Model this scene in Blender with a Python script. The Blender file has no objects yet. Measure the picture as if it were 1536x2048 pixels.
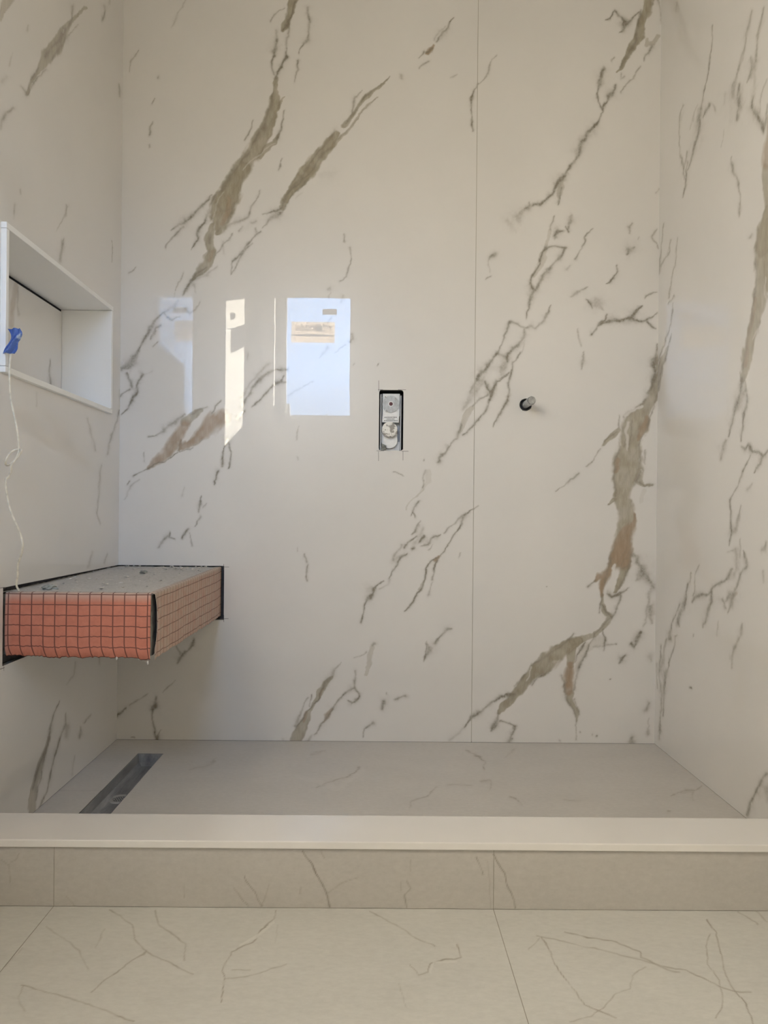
import bpy, bmesh, math, random
import numpy as np
from mathutils import Vector, Matrix

C = bpy.context.scene.collection
random.seed(4)
RNG = np.random.RandomState(7)

# ------------------------------------------------------------ camera
F = 1540.0                       # focal length in pixels of the 1536 x 2048 frame
CX, CY = 752.7, 1030.0
EYE = np.array([0.0, -2.185, 0.643])
YAW, ROLL = 0.005, 0.0094
fwd = np.array([math.sin(YAW), math.cos(YAW), 0.0])
r0 = np.array([math.cos(YAW), -math.sin(YAW), 0.0])
u0 = np.array([0.0, 0.0, 1.0])
RGT = r0 * math.cos(ROLL) + u0 * math.sin(ROLL)
UPV = u0 * math.cos(ROLL) - r0 * math.sin(ROLL)
cam = bpy.data.cameras.new('camera')
cam.sensor_fit = 'HORIZONTAL'; cam.sensor_width = 36.0
cam.lens = 36.0 * F / 1536.0
cam.shift_x = (768 - CX) / 1536.0; cam.shift_y = (CY - 1024) / 1536.0
cam.clip_start = 0.01
co = bpy.data.objects.new('camera', cam); C.objects.link(co)
m = Matrix.Identity(4)
for i in range(3):
    m[i][0] = RGT[i]; m[i][1] = UPV[i]; m[i][2] = -fwd[i]; m[i][3] = EYE[i]
co.matrix_world = m
bpy.context.scene.camera = co

# ------------------------------------------------------------ light
sc = bpy.context.scene
sc.view_settings.view_transform = 'Standard'; sc.view_settings.look = 'None'
sc.view_settings.gamma = 1.0; sc.view_settings.use_curve_mapping = False
sc.view_settings.exposure = EXPOSURE = 0.85
try:
    sc.cycles.use_denoising = True; sc.cycles.use_adaptive_sampling = False; sc.cycles.use_guiding = True; sc.cycles.use_surface_guiding = True
    sc.cycles.max_bounces = 10; sc.cycles.diffuse_bounces = 8; sc.cycles.glossy_bounces = 6
    sc.cycles.transparent_max_bounces = 12
    sc.cycles.sample_clamp_indirect = 8.0
    sc.cycles.caustics_reflective = False
except Exception:
    pass
world = bpy.data.worlds.new('sky'); sc.world = world; world.use_nodes = True
wn = world.node_tree; wn.nodes.clear()
wo = wn.nodes.new('ShaderNodeOutputWorld'); wb = wn.nodes.new('ShaderNodeBackground')
tc = wn.nodes.new('ShaderNodeTexCoord'); sx = wn.nodes.new('ShaderNodeSeparateXYZ'); rp = wn.nodes.new('ShaderNodeValToRGB')
wn.links.new(tc.outputs['Generated'], sx.inputs[0]); wn.links.new(sx.outputs['Z'], rp.inputs[0])
rp.color_ramp.elements[0].position = 0.005; rp.color_ramp.elements[0].color = (0.20, 0.185, 0.16, 1)   # the ground outside
e = rp.color_ramp.elements.new(0.05); e.color = (0.52, 0.70, 0.96, 1)
rp.color_ramp.elements[1].position = 0.9; rp.color_ramp.elements[1].color = (0.30, 0.52, 0.95, 1)
e = rp.color_ramp.elements.new(0.18); e.color = (0.39, 0.61, 1.0, 1)
# the sky is brighter around the sun
nv = wn.nodes.new('ShaderNodeVectorMath'); nv.operation = 'DOT_PRODUCT'; wn.links.new(tc.outputs['Generated'], nv.inputs[0]); nv.inputs[1].default_value = (0.516, -0.820, 0.246)
mm = wn.nodes.new('ShaderNodeMath'); mm.operation = 'MAXIMUM'; wn.links.new(nv.outputs['Value'], mm.inputs[0]); mm.inputs[1].default_value = 0.0
pw = wn.nodes.new('ShaderNodeMath'); pw.operation = 'POWER'; wn.links.new(mm.outputs[0], pw.inputs[0]); pw.inputs[1].default_value = 4.0
ma = wn.nodes.new('ShaderNodeMath'); ma.operation = 'MULTIPLY_ADD'; wn.links.new(pw.outputs[0], ma.inputs[0]); ma.inputs[1].default_value = 1.15; ma.inputs[2].default_value = 0.50
vm = wn.nodes.new('ShaderNodeVectorMath'); vm.operation = 'SCALE'; wn.links.new(rp.outputs[0], vm.inputs[0]); wn.links.new(ma.outputs[0], vm.inputs['Scale'])
wn.links.new(vm.outputs[0], wb.inputs['Color']); wb.inputs['Strength'].default_value = SKY = 10.0
wn.links.new(wb.outputs[0], wo.inputs[0])
sun = bpy.data.lights.new('sun', 'SUN'); sun.energy = 100.0; sun.color = (1.0, 0.895, 0.76); sun.angle = math.radians(0.6)
so = bpy.data.objects.new('sun', sun); C.objects.link(so)
SUNDIR = Vector((-0.63, 1.0, -0.30)).normalized()
so.rotation_euler = SUNDIR.to_track_quat('-Z', 'Y').to_euler(); so.location = (3, -8, 4)
# window opening (metres), glass plane, room depth
WL, WR, WB, WT = -0.5825, -0.0815, 1.182, 2.006
YW = -2.30                       # inner face of the window wall
YG = -2.450                      # glass
por = bpy.data.lights.new('window_portal', 'AREA'); por.shape = 'RECTANGLE'
por.size = WR - WL; por.size_y = WT - WB; por.cycles.is_portal = True
poo = bpy.data.objects.new('window_portal', por); C.objects.link(poo)
poo.location = ((WL + WR) / 2, YW - 0.215, (WB + WT) / 2)
poo.rotation_euler = Vector((0, 1, 0)).to_track_quat('-Z', 'Z').to_euler()

# ------------------------------------------------------------ pixel <-> place
def proj(P):
    d = P - EYE
    z = d @ fwd
    return CX + F * (d @ RGT) / z, CY - F * (d @ UPV) / z
def ray(x, y):
    return fwd + (x - CX) / F * RGT - (y - CY) / F * UPV
def on(axis, val, x, y):
    """point of the plane axis=val seen at pixel x, y"""
    d = ray(x, y); t = (val - EYE[axis]) / d[axis]
    return EYE + t * d

# ------------------------------------------------------------ helpers
def link(o, parent=None):
    C.objects.link(o)
    if parent is not None: o.parent = parent
    return o
def mesh_obj(name, verts, faces, mat, parent=None, smooth=False):
    me = bpy.data.meshes.new(name); me.from_pydata([tuple(v) for v in verts], [], faces); me.update()
    for mm in (mat if isinstance(mat, (list, tuple)) else [mat]): me.materials.append(mm)
    if smooth: me.polygons.foreach_set('use_smooth', [True] * len(me.polygons))
    o = bpy.data.objects.new(name, me); return link(o, parent)
def bm_obj(name, bm, mat, parent=None, smooth=False):
    me = bpy.data.meshes.new(name); bmesh.ops.recalc_face_normals(bm, faces=bm.faces[:]); bm.to_mesh(me); bm.free()
    for mm in (mat if isinstance(mat, (list, tuple)) else [mat]): me.materials.append(mm)
    if smooth: me.polygons.foreach_set('use_smooth', [True] * len(me.polygons))
    o = bpy.data.objects.new(name, me); return link(o, parent)
def box(bm, x0, x1, y0, y1, z0, z1, bev=0.0, seg=2):
    r = bmesh.ops.create_cube(bm, size=1.0)
    for v in r['verts']:
        v.co = Vector(((x0 + x1) / 2 + v.co.x * (x1 - x0), (y0 + y1) / 2 + v.co.y * (y1 - y0), (z0 + z1) / 2 + v.co.z * (z1 - z0)))
    if bev > 0:
        es = list({e for v in r['verts'] for e in v.link_edges})
        bmesh.ops.bevel(bm, geom=es, offset=bev, segments=seg, affect='EDGES', profile=0.5)
def cyl(bm, p0, p1, r1, r2=None, seg=24, caps=True):
    p0 = Vector(p0); p1 = Vector(p1); d = p1 - p0
    r = bmesh.ops.create_cone(bm, cap_ends=caps, segments=seg, radius1=r1, radius2=r1 if r2 is None else r2, depth=d.length)
    M = Matrix.Translation((p0 + p1) / 2) @ d.to_track_quat('Z', 'Y').to_matrix().to_4x4()
    bmesh.ops.transform(bm, matrix=M, verts=r['verts'])
    return r['verts']
def boxo(name, b, mat, parent=None, bev=0.0):
    bm = bmesh.new(); box(bm, *b, bev=bev); return bm_obj(name, bm, mat, parent)
def tag(o, label=None, cat=None, group=None, kind=None):
    if label: o['label'] = label
    if cat: o['category'] = cat
    if group: o['group'] = group
    if kind: o['kind'] = kind
    return o
def empty(name, loc=(0, 0, 0)):
    o = bpy.data.objects.new(name, None); o.empty_display_size = 0.05; o.location = loc; return link(o)
def thing(name, label, cat, loc=(0, 0, 0), group=None):
    """empty at the base; children are built in world coordinates and re-based"""
    return tag(empty(name, loc), label, cat, group)
def rebase(root):
    """children were built in world coordinates: keep them in place"""
    for ch in root.children: ch.matrix_parent_inverse = Matrix.Translation(-root.location)
LAT = {}
def vn(u, v, seed):
    """smooth value noise, arrays in lattice units"""
    if seed not in LAT: LAT[seed] = np.random.RandomState(seed).rand(256, 256).astype(np.float32)
    r = LAT[seed]
    iu = np.floor(u).astype(np.int64); iv = np.floor(v).astype(np.int64)
    fu = (u - iu).astype(np.float32); fv = (v - iv).astype(np.float32)
    fu = fu * fu * (3 - 2 * fu); fv = fv * fv * (3 - 2 * fv)
    a = r[iu % 256, iv % 256]; b = r[(iu + 1) % 256, iv % 256]; c = r[iu % 256, (iv + 1) % 256]; d = r[(iu + 1) % 256, (iv + 1) % 256]
    return (a * (1 - fu) + b * fu) * (1 - fv) + (c * (1 - fu) + d * fu) * fv
def sst(a, b, x):
    t = np.clip((x - a) / (b - a), 0, 1); return t * t * (3 - 2 * t)

# ------------------------------------------------------------ materials
class NT:
    def __init__(s, name):
        s.m = bpy.data.materials.new(name); s.m.use_nodes = True; s.t = s.m.node_tree
        s.b = s.t.nodes['Principled BSDF']; s.o = s.t.nodes['Material Output']
    def n(s, k, **kw):
        x = s.t.nodes.new(k)
        for a, v in kw.items(): setattr(x, a, v)
        return x
    def l(s, a, b): s.t.links.new(a, b)
    def noise(s, scale, detail=4, rough=0.5, vec=None, dist=0.0):
        x = s.n('ShaderNodeTexNoise'); x.inputs['Scale'].default_value = scale; x.inputs['Detail'].default_value = detail
        x.inputs['Roughness'].default_value = rough; x.inputs['Distortion'].default_value = dist
        s.l(vec if vec is not None else s.obj(), x.inputs['Vector']); return x.outputs['Fac']
    def obj(s):
        if not hasattr(s, 'tc'): s.tc = s.n('ShaderNodeTexCoord')
        return s.tc.outputs['Object']
    def ramp(s, fac, pts):
        x = s.n('ShaderNodeValToRGB'); s.l(fac, x.inputs[0]); el = x.color_ramp.elements
        while len(el) < len(pts): el.new(0.5)
        for e, (p, c) in zip(el, pts): e.position = p; e.color = c if len(c) == 4 else (*c, 1)
        return x.outputs['Color']
    def mix(s, fac, a, b, mode='MIX'):
        x = s.n('ShaderNodeMixRGB', blend_type=mode)
        for i, v in zip((0, 1, 2), (fac, a, b)):
            if hasattr(v, 'is_linked'): s.l(v, x.inputs[i])
            elif i == 0: x.inputs[0].default_value = v
            else: x.inputs[i].default_value = (*v, 1)
        return x.outputs[0]
    def math(s, op, a, b=0.0):
        x = s.n('ShaderNodeMath', operation=op)
        for i, v in enumerate((a, b)):
            if hasattr(v, 'is_linked'): s.l(v, x.inputs[i])
            else: x.inputs[i].default_value = v
        return x.outputs[0]
    def attr(s, name):
        x = s.n('ShaderNodeAttribute'); x.attribute_name = name; return x.outputs['Fac']
    def col(s, c):
        if hasattr(c, 'is_linked'): s.l(c, s.b.inputs['Base Color'])
        else: s.b.inputs['Base Color'].default_value = (*c, 1)
    def set(s, **kw):
        for k, v in kw.items(): s.b.inputs[k.replace('_', ' ')].default_value = v
        return s
    def bump(s, h, strength, dist=0.001):
        x = s.n('ShaderNodeBump'); x.inputs['Strength'].default_value = strength; x.inputs['Distance'].default_value = dist
        s.l(h, x.inputs['Height']); s.l(x.outputs[0], s.b.inputs['Normal']); s.l(x.outputs[0], s.b.inputs['Coat Normal'])

def plain(name, c, rough=0.5, metal=0.0, var=0.0, scale=30, bump=0.0, bdist=0.001):
    t = NT(name); t.set(Roughness=rough, Metallic=metal)
    if var: t.col(t.ramp(t.noise(scale), [(0.3, tuple(x * (1 - var) for x in c)), (0.7, tuple(min(1, x * (1 + var)) for x in c))]))
    else: t.col(c)
    if bump: t.bump(t.noise(scale * 2), bump, bdist)
    return t.m

WALLC = (0.742, 0.727, 0.712)
def marble(name, tracedveins=True):
    t = NT(name); t.set(Roughness=0.30, IOR=1.45, Specular_IOR_Level=0.3, Coat_Weight=1.0, Coat_Roughness=0.006, Coat_IOR=1.45)
    cloud = t.noise(2.2, 5, 0.6)
    base = t.ramp(cloud, [(0.25, tuple(x * 0.96 for x in WALLC)), (0.75, tuple(x * 1.03 for x in WALLC))])
    fine = t.noise(160, 6, 0.65)
    mp = t.n('ShaderNodeMapping'); t.l(t.obj(), mp.inputs[0]); mp.inputs['Scale'].default_value = (60, 60, 14); mp.inputs['Rotation'].default_value = (0, 0.62, 0)
    strk = t.noise(2.0, 6, 0.7, mp.outputs[0])
    if tracedveins:
        g, ol, br = t.attr('grey'), t.attr('olive'), t.attr('brown')
    else:
        d = t.noise(3.0, 8, 0.62, None, 0.6)
        v1 = t.math('ABSOLUTE', t.math('SUBTRACT', d, 0.5))
        msk = t.ramp(t.noise(1.3, 3), [(0.50, (0, 0, 0)), (0.62, (1, 1, 1))])
        g = t.mix(1.0, t.ramp(v1, [(0.0, (0.8, 0.8, 0.8)), (0.022, (0, 0, 0))]), msk, 'MULTIPLY')
        ol = t.mix(1.0, t.ramp(v1, [(0.0, (0.7, 0.7, 0.7)), (0.05, (0, 0, 0))]), t.ramp(t.noise(1.1, 2), [(0.55, (0, 0, 0)), (0.68, (1, 1, 1))]), 'MULTIPLY')
        br = None
    olc = t.ramp(strk, [(0.28, (0.29, 0.255, 0.185)), (0.55, (0.375, 0.335, 0.255)), (0.75, (0.47, 0.435, 0.345))])
    brc = t.ramp(strk, [(0.28, (0.32, 0.235, 0.16)), (0.60, (0.40, 0.305, 0.22)), (0.75, (0.47, 0.38, 0.29))])
    c = t.mix(ol, base, olc)
    if br is not None: c = t.mix(br, c, brc)
    gm = t.math('MULTIPLY', g, t.math('ADD', t.math('MULTIPLY', fine, 1.5), 0.22))
    gm = t.math('MINIMUM', gm, 1.0)
    c = t.mix(gm, c, (0.245, 0.222, 0.180))
    t.col(c)
    t.bump(t.noise(9.0, 1, 0.3), 0.10, 0.0006)
    return t.m
M_MARBLE = marble('marble_slab')
M_MARBLE2 = marble('marble_slab_plain', False)
M_EDGE = plain('porcelain_cut_edge', (0.30, 0.29, 0.27), 0.8, var=0.2)
def floor_mat(name, c0, rough):
    t = NT(name); t.set(Roughness=rough, IOR=1.45)
    mp = t.n('ShaderNodeMapping'); t.l(t.obj(), mp.inputs[0]); mp.inputs['Scale'].default_value = (1, 2.2, 1.6)
    n1 = t.noise(5, 7, 0.6, mp.outputs[0]); n2 = t.noise(70, 5, 0.7, mp.outputs[0])
    c = t.ramp(n1, [(0.25, tuple(x * 0.90 for x in c0)), (0.5, c0), (0.78, tuple(x * 1.09 for x in c0))])
    c = t.mix(0.55, c, t.ramp(n2, [(0.3, tuple(x * 0.89 for x in c0)), (0.7, tuple(x * 1.10 for x in c0))]))
    sp = t.ramp(t.noise(420, 2, 0.5), [(0.72, (0, 0, 0)), (0.80, (0.6, 0.6, 0.6))])
    c = t.mix(sp, c, tuple(x * 0.72 for x in c0))
    cr = t.math('MULTIPLY', t.attr('grey'), t.math('ADD', t.noise(60, 5), 0.35))
    c = t.mix(t.math('MINIMUM', cr, 1.0), c, tuple(x * y for x, y in zip(c0, (0.48, 0.43, 0.38))))
    c = t.mix(t.attr('olive'), c, tuple(min(1, x * 1.14) for x in c0))
    t.col(c); t.bump(n2, 0.12, 0.0004)
    return t.m
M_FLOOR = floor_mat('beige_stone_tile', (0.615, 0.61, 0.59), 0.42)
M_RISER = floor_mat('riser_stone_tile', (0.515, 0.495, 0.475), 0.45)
M_SHFLOOR = floor_mat('shower_stone_tile', (0.595, 0.57, 0.545), 0.38)
M_CURB = plain('white_quartz', (0.79, 0.775, 0.77), 0.22, var=0.02, scale=6)
M_TRIM = plain('white_trim', (0.88, 0.885, 0.885), 0.3)
M_GROUT = plain('grout', (0.48, 0.455, 0.405), 0.9)
M_DARK = plain('dark_gap', (0.050, 0.049, 0.055), 0.85, var=0.3, scale=60)
M_PAINT = plain('painted_drywall', (0.80, 0.78, 0.74), 0.75, var=0.02, scale=4)
M_CEIL = plain('ceiling_board', (0.13, 0.125, 0.12), 0.85)
# ------------------------------------------------------------ veins of the stone
# each tile: (origin x, origin y, scale) of a close look at the slab; strokes: kind, strength, points (x, y, half width)
VT = []
def T(ox, oy, s, wall, txt):
    for ln in txt.strip().splitlines():
        ln = ln.split('#')[0].strip()
        if not ln: continue
        k, st, pts = ln.split(None, 2)
        P = [tuple(float(c) for c in p.split(',')) for p in pts.split()]
        VT.append((wall, k, float(st), [(ox + a / s, oy + b / s, max(w / s * (1.22 if k == 'g' and wall in 'blrn' else 1), 1.7 if wall in 'fc' else 1.1)) for a, b, w in P]))
T(240, 0, 3.84, 'b', '''
o .95 1335,-160,46 1330,-60,44 1325,0,42 1305,80,32 1285,130,22 1262,190,30 1242,228,16
g .8 1345,20,8 1310,110,7 1270,200,8 1240,230,5
g .6 1280,150,12 1285,230,10 1270,310,8 1265,370,7
g .9 1268,370,6 1268,440,9 1250,500,9 1215,560,8 1200,610,8
o .9 1205,600,10 1190,680,16 1192,740,38 1180,820,42 1150,900,42 1130,960,44 1110,1020,48 1070,1100,58 1020,1180,62 960,1260,62 910,1340,58 870,1420,68 815,1536,75
g .45 1175,690,8 1155,800,9 1105,960,9 1050,1080,9 960,1210,9 870,1340,8 780,1480,8
e .35 1190,1100,5 1090,1180,6 1010,1240,6 960,1300,5
g .75 1195,300,8 1190,350,16 1180,385,16 1185,440,8 1172,480,6 1180,530,6 1195,580,6
g .6 1250,55,4 1215,80,5 1195,100,6 1165,155,7
g .3 1195,230,10 1195,300,10
o .7 1265,730,4 1230,790,11 1195,870,12 1165,940,10
g .7 1265,850,3 1245,930,6 1225,1000,11 1205,1060,10
o .8 1215,1020,10 1185,1085,22 1130,1150,26 1080,1200,20
g .6 1440,70,14 1435,110,12 1450,170,12 1445,240,8 1430,300,14 1410,350,6 1380,420,4
g .6 1362,470,7 1355,530,7 1330,620,4
g .6 1025,935,3 1010,1000,6 985,1040,7 955,1085,5
g .5 1250,1230,4 1215,1295,6
g .45 140,370,3 110,420,8 85,460,8 60,540,4
g .3 505,0,5 460,90,5 420,160,8 395,210,4
g .5 292,600,7 292,612,7
g .6 262,745,4 245,785,5
g .55 240,940,3 228,980,6 222,1030,6
g .5 228,1100,5 235,1130,5
g .15 1390,1490,5 1350,1536,5
''')
T(560, 0, 3.84, 'b', '''
o .8 850,595,3 790,640,10 730,685,14 680,740,16 620,810,14 580,860,12 530,910,20 480,965,20
g .6 840,600,3 720,690,7 660,750,8 590,850,7 540,900,7 490,950,7
o .95 440,1030,20 400,1090,34 350,1160,45 290,1230,52 210,1310,50 150,1380,40 100,1460,32 50,1536,24
g .5 430,1000,10 400,1070,14 330,1150,8 240,1250,8 170,1340,7 90,1450,8 40,1536,8
g .5 410,1130,9 340,1190,12 250,1300,7 150,1400,6
o .6 760,740,3 690,800,5 620,880,7 560,950,9 500,1020,12 450,1080,14 400,1140,10
g .35 740,760,3 620,885,4 500,1020,5 420,1110,5
g .6 640,700,3 600,745,8 570,760,12 560,820,9 540,880,9 500,930,9
g .7 1330,140,3 1300,180,7 1270,230,9 1235,290,10 1200,325,5
g .35 1265,195,4 1230,235,12 1190,310,6
b .95 1180,345,7 1150,380,18 1130,405,14
g .6 1170,360,6 1130,400,6
g .7 1110,400,6 1065,450,4
g .6 1140,475,8 1100,500,8 1065,535,4
g .4 935,575,6 935,600,6
g .35 1350,575,4 1325,592,7 1300,605,3
g .7 1525,640,4 1485,690,7 1460,750,10 1455,800,8 1458,850,6 1465,890,4 1475,930,6 1480,1000,4
g .10 310,1340,24 370,1340,30 430,1340,24
g .25 0,1270,4 20,1235,4
''')
T(930, 0, 3.84, 'b', '''
g .45 240,420,4 200,480,7 170,560,8 140,620,5 100,645,4
o .95 1420,-120,40 1410,0,38 1400,80,34 1370,150,30 1350,220,34 1340,280,32 1290,340,30 1250,420,24 1210,500,20 1160,550,6
g .6 1350,80,10 1330,220,10 1300,330,12 1240,440,14 1200,500,12
o .5 1390,300,10 1400,340,18 1450,330,22 1490,270,14
g .4 1480,0,8 1500,160,6
g .7 1440,360,12 1400,420,10 1380,470,4
g .5 1345,520,5 1300,600,5 1240,650,7 1190,710,5
g .8 1085,155,4 1120,145,6 1155,85,8 1185,120,8 1225,150,10 1235,190,18 1215,240,10 1195,260,4
g .7 1245,190,14 1290,140,8 1340,95,4
o .3 1120,460,8 1135,440,6
g .4 1125,470,5 1135,440,5
g .75 1065,530,8 1050,590,22 1035,640,14 1025,710,7 1035,790,7 1058,840,8
g .85 1080,790,6 1060,850,7 1035,910,7 1000,960,14 960,1020,12
g .7 960,1020,12 910,1090,18 870,1170,20 840,1230,10 800,1290,12 770,1340,14 720,1400,18 680,1470,10 620,1530,6
g .5 895,1130,9 860,1190,9
g .8 1145,660,8 1125,710,20 1100,750,12 1082,790,6
g .4 1200,560,6 1190,610,6 1225,590,5
o .35 750,1380,8 745,1440,25 725,1500,20
g .4 1480,1440,5 1460,1480,5
''')
T(930, 360, 3.84, 'b', '''
g .7 750,0,10 720,20,10 690,70,10 670,100,12 620,150,9 570,190,12 520,205,8
g .75 490,180,5 488,215,14 460,230,10
g .4 740,20,14 735,90,16 712,160,12 712,185,4
g .6 745,60,5 735,130,5 712,180,4
g .42 450,245,14 412,275,36 425,325,16
g .18 340,310,26 370,370,32 390,405,10
g .55 235,570,14 200,590,12
g .3 190,600,4 188,640,3 185,700,2
g .6 190,738,5 150,755,4
g .6 690,280,6 675,330,7 660,380,7
o .35 655,390,14 640,450,14 620,510,14 590,590,26 560,660,26 530,730,20
g .75 620,510,9 590,570,7 560,620,6 545,680,9 515,740,10 505,790,10 515,850,16 505,900,14 480,980,8 460,1060,5
g .6 765,510,8 700,515,9 630,520,8
g .6 755,520,9 720,580,12 660,650,11 630,690,18 600,750,14 560,800,9 530,850,8
g .55 825,260,6 810,310,18 785,360,12
g .8 765,350,4 785,385,6
g .8 750,385,8 715,400,16 695,430,12
g .4 700,440,16 690,460,6
g .55 970,380,3 910,440,7 915,480,8 880,540,6 845,600,7
g .25 800,650,8 780,680,14
g .6 665,950,3 630,1020,10 610,1080,12 545,1145,9 510,1120,12 460,1130,7 400,1110,10 340,1105,9
g .65 340,1105,9 325,1150,10 290,1260,6 250,1320,7 220,1370,12 180,1440,18 130,1490,16 90,1530,8
g .75 445,1140,6 448,1190,14 430,1240,12 370,1300,12 330,1350,14 320,1380,10
g .35 290,1440,22 275,1500,20 300,1400,16
g .4 240,1345,14 320,1355,14
g .6 440,1310,6 400,1370,5 360,1400,7 350,1470,6 345,1530,6
g .7 330,1480,5 270,1530,8
g .25 455,1240,6 450,1310,4
g .5 1280,335,8 1260,370,14 1270,420,8
g .6 1300,510,6 1265,535,28 1245,565,10
g .4 1345,440,5 1335,460,3
g .5 1480,380,6 1440,430,10 1470,490,6 1480,520,4
g .9 1175,655,5 1165,720,9 1110,785,9 1085,800,4
g .55 940,825,3 850,870,14 810,890,4
g .7 930,925,6 970,960,12 980,985,6
g .4 1000,910,10 1020,950,36 1070,985,8
g .8 1090,1030,6 1060,1080,6 1010,1130,8 975,1180,7
g .95 1020,1120,6 1080,1090,9 1140,1070,16 1200,1070,14 1270,1050,20 1310,1005,16 1360,960,4
g .8 1290,1060,12 1320,1085,7 1380,1070,7 1440,1045,6 1475,1025,4
g .7 1390,1080,9 1430,1115,11 1475,1130,8
g .5 1375,900,4 1390,880,4 1430,865,8 1470,855,4
g .4 870,1140,3 885,1230,6 895,1280,5
g .55 925,1330,4 905,1400,14 895,1440,5
g .8 1470,1250,5 1465,1320,9 1445,1390,18 1450,1450,14 1455,1530,18
''')
T(930, 720, 3.84, 'b', '''
o .9 1490,0,40 1500,100,42 1480,200,45 1440,290,40 1380,370,45 1330,450,72 1290,540,88 1270,640,90 1260,730,96 1250,830,102 1220,930,88 1200,1020,62 1210,1080,52 1240,1160,66 1240,1250,66 1220,1330,66 1210,1420,70 1190,1530,74
g .55 1450,0,10 1450,100,10 1440,190,14 1400,270,10 1350,340,10 1230,440,10
g .5 1530,60,6 1500,200,7 1450,360,6 1400,480,6 1350,640,6 1345,800,8
g .45 1180,690,8 1145,830,9 1145,950,7 1160,1050,8
b .8 1390,440,22 1360,520,40 1340,600,20
b .8 1180,760,14 1155,850,18
b .95 1300,1180,10 1300,1230,20 1270,1290,45 1240,1340,60 1210,1420,72 1190,1540,76
e .75 1350,352,8 1290,390,12 1240,430,10
e .6 1260,480,14 1235,560,16 1250,640,14 1240,690,6
e .5 1190,600,8 1190,650,10
g .5 1215,520,6 1230,600,6 1225,660,5
g .5 1290,460,6 1275,560,6 1265,640,5
g .8 1185,430,3 1180,520,7
o .9 1180,540,16 1120,590,24 1060,645,12
g .6 1160,560,6 1090,600,10 1050,655,7
g .5 1040,680,4 1020,710,5 980,780,5 930,820,8
g .6 870,880,8 810,920,10 750,970,6 690,1015,3
o .9 1150,1085,22 1105,1120,10
g .5 1150,1100,6 1100,1125,7
o .7 1340,860,25 1330,920,34 1370,965,10 1430,960,8
g .5 1350,840,14 1320,930,12 1390,970,6 1430,958,9
g .5 1390,690,4 1375,770,8 1385,800,4
e .5 1345,850,8 1350,870,6
o .15 1390,1000,12 1350,1100,14
''')
T(930, 1100, 3.84, 'b', '''
b .98 1200,-20,72 1200,40,70 1215,90,52
b .98 1150,30,22 1115,120,22 1080,200,34 1055,280,24 1062,340,14
o .95 1235,90,34 1205,170,34 1180,250,28 1160,315,14
g .4 1130,60,7 1090,160,8 1070,270,8
g .4 1265,90,8 1230,180,8 1180,290,8
e .9 1150,110,14 1125,190,20 1110,270,22
g .8 1100,325,12 1135,350,18 1180,345,12 1215,325,12 1250,295,6
o .8 1062,330,12 1055,400,13 1080,470,16 1110,510,22 1095,560,24 1040,610,22 980,650,18 900,670,24 830,695,32
g .6 1065,330,8 1045,400,7 1040,470,5
g .6 1060,420,6 1100,490,8 1120,520,9
g .6 1200,360,12 1165,440,12 1125,510,12
g .5 1110,530,8 1050,590,7 990,645,8
b .95 1040,205,26 1005,240,10
g .6 1010,235,6 945,285,5
o .98 870,685,26 780,745,52 700,800,62 640,850,66 580,900,64 520,960,46 470,1020,42 420,1080,34 360,1130,32 310,1190,28 275,1240,20
g .5 830,640,7 800,690,12 700,770,8 560,860,10 500,900,10 430,1000,8 390,1050,8
e .6 520,895,8 500,970,8 480,1010,6
e .25 740,850,12 680,860,10
g .5 640,940,10 560,985,6 520,1050,7
g .75 265,1260,8 245,1310,12 235,1340,18 210,1385,6
g .75 380,1110,10 320,1100,13 270,1120,10 200,1190,13 140,1235,10 60,1275,9 20,1320,8 0,1350,5
g .65 270,1310,6 320,1325,7 380,1350,8 360,1400,12 345,1470,18
o .9 820,720,30 820,800,28 812,880,26 
b .95 812,870,20 795,950,40 790,1030,46 800,1090,30
o .8 815,1100,24 820,1160,20 845,1240,16 855,1310,10
g .55 745,960,8 750,1040,8 790,1140,9 830,1240,10 855,1320,8 858,1380,4 855,1450,2
g .4 850,1150,6 865,1260,5
g .7 920,700,5 890,750,12 860,810,9 850,860,6
g .6 985,660,7 950,740,6 905,850,12 880,930,14 850,1000,10 835,1080,8
o .25 930,720,26 890,830,22 860,920,18
g .7 1060,600,6 1070,690,7 1060,770,5
g .4 990,740,6 1070,735,12 1150,720,4
o .22 1030,690,40 960,740,30
g .65 1280,40,14 1310,60,20 1320,110,18 1360,160,30 1410,230,20 1440,290,14
g .3 1370,150,36 1300,220,10
g .6 1425,430,20 1430,500,20 1425,560,8
g .4 1420,300,12 1400,500,8 1370,590,9
g .75 1350,640,16 1320,700,16 1300,745,10 1275,725,8
g .65 1245,800,10 1205,845,20 1178,880,7
g .5 1410,1170,10 1395,1220,14
g .5 1420,1300,4 1410,1420,9
g .5 1285,1440,14 1280,1482,18
g .3 1420,800,20 1430,850,10
g .9 1149,720,3 1151,722,3
g .9 630,280,3 632,282,3
g .9 1106,995,3 1108,997,3
g .9 890,1407,4 893,1410,4
g .7 1012,1420,5 1015,1422,5
g .7 368,1440,6 371,1443,6
g .6 735,1462,5 740,1464,5
g .5 980,1408,5 982,1412,5
''')
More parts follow.
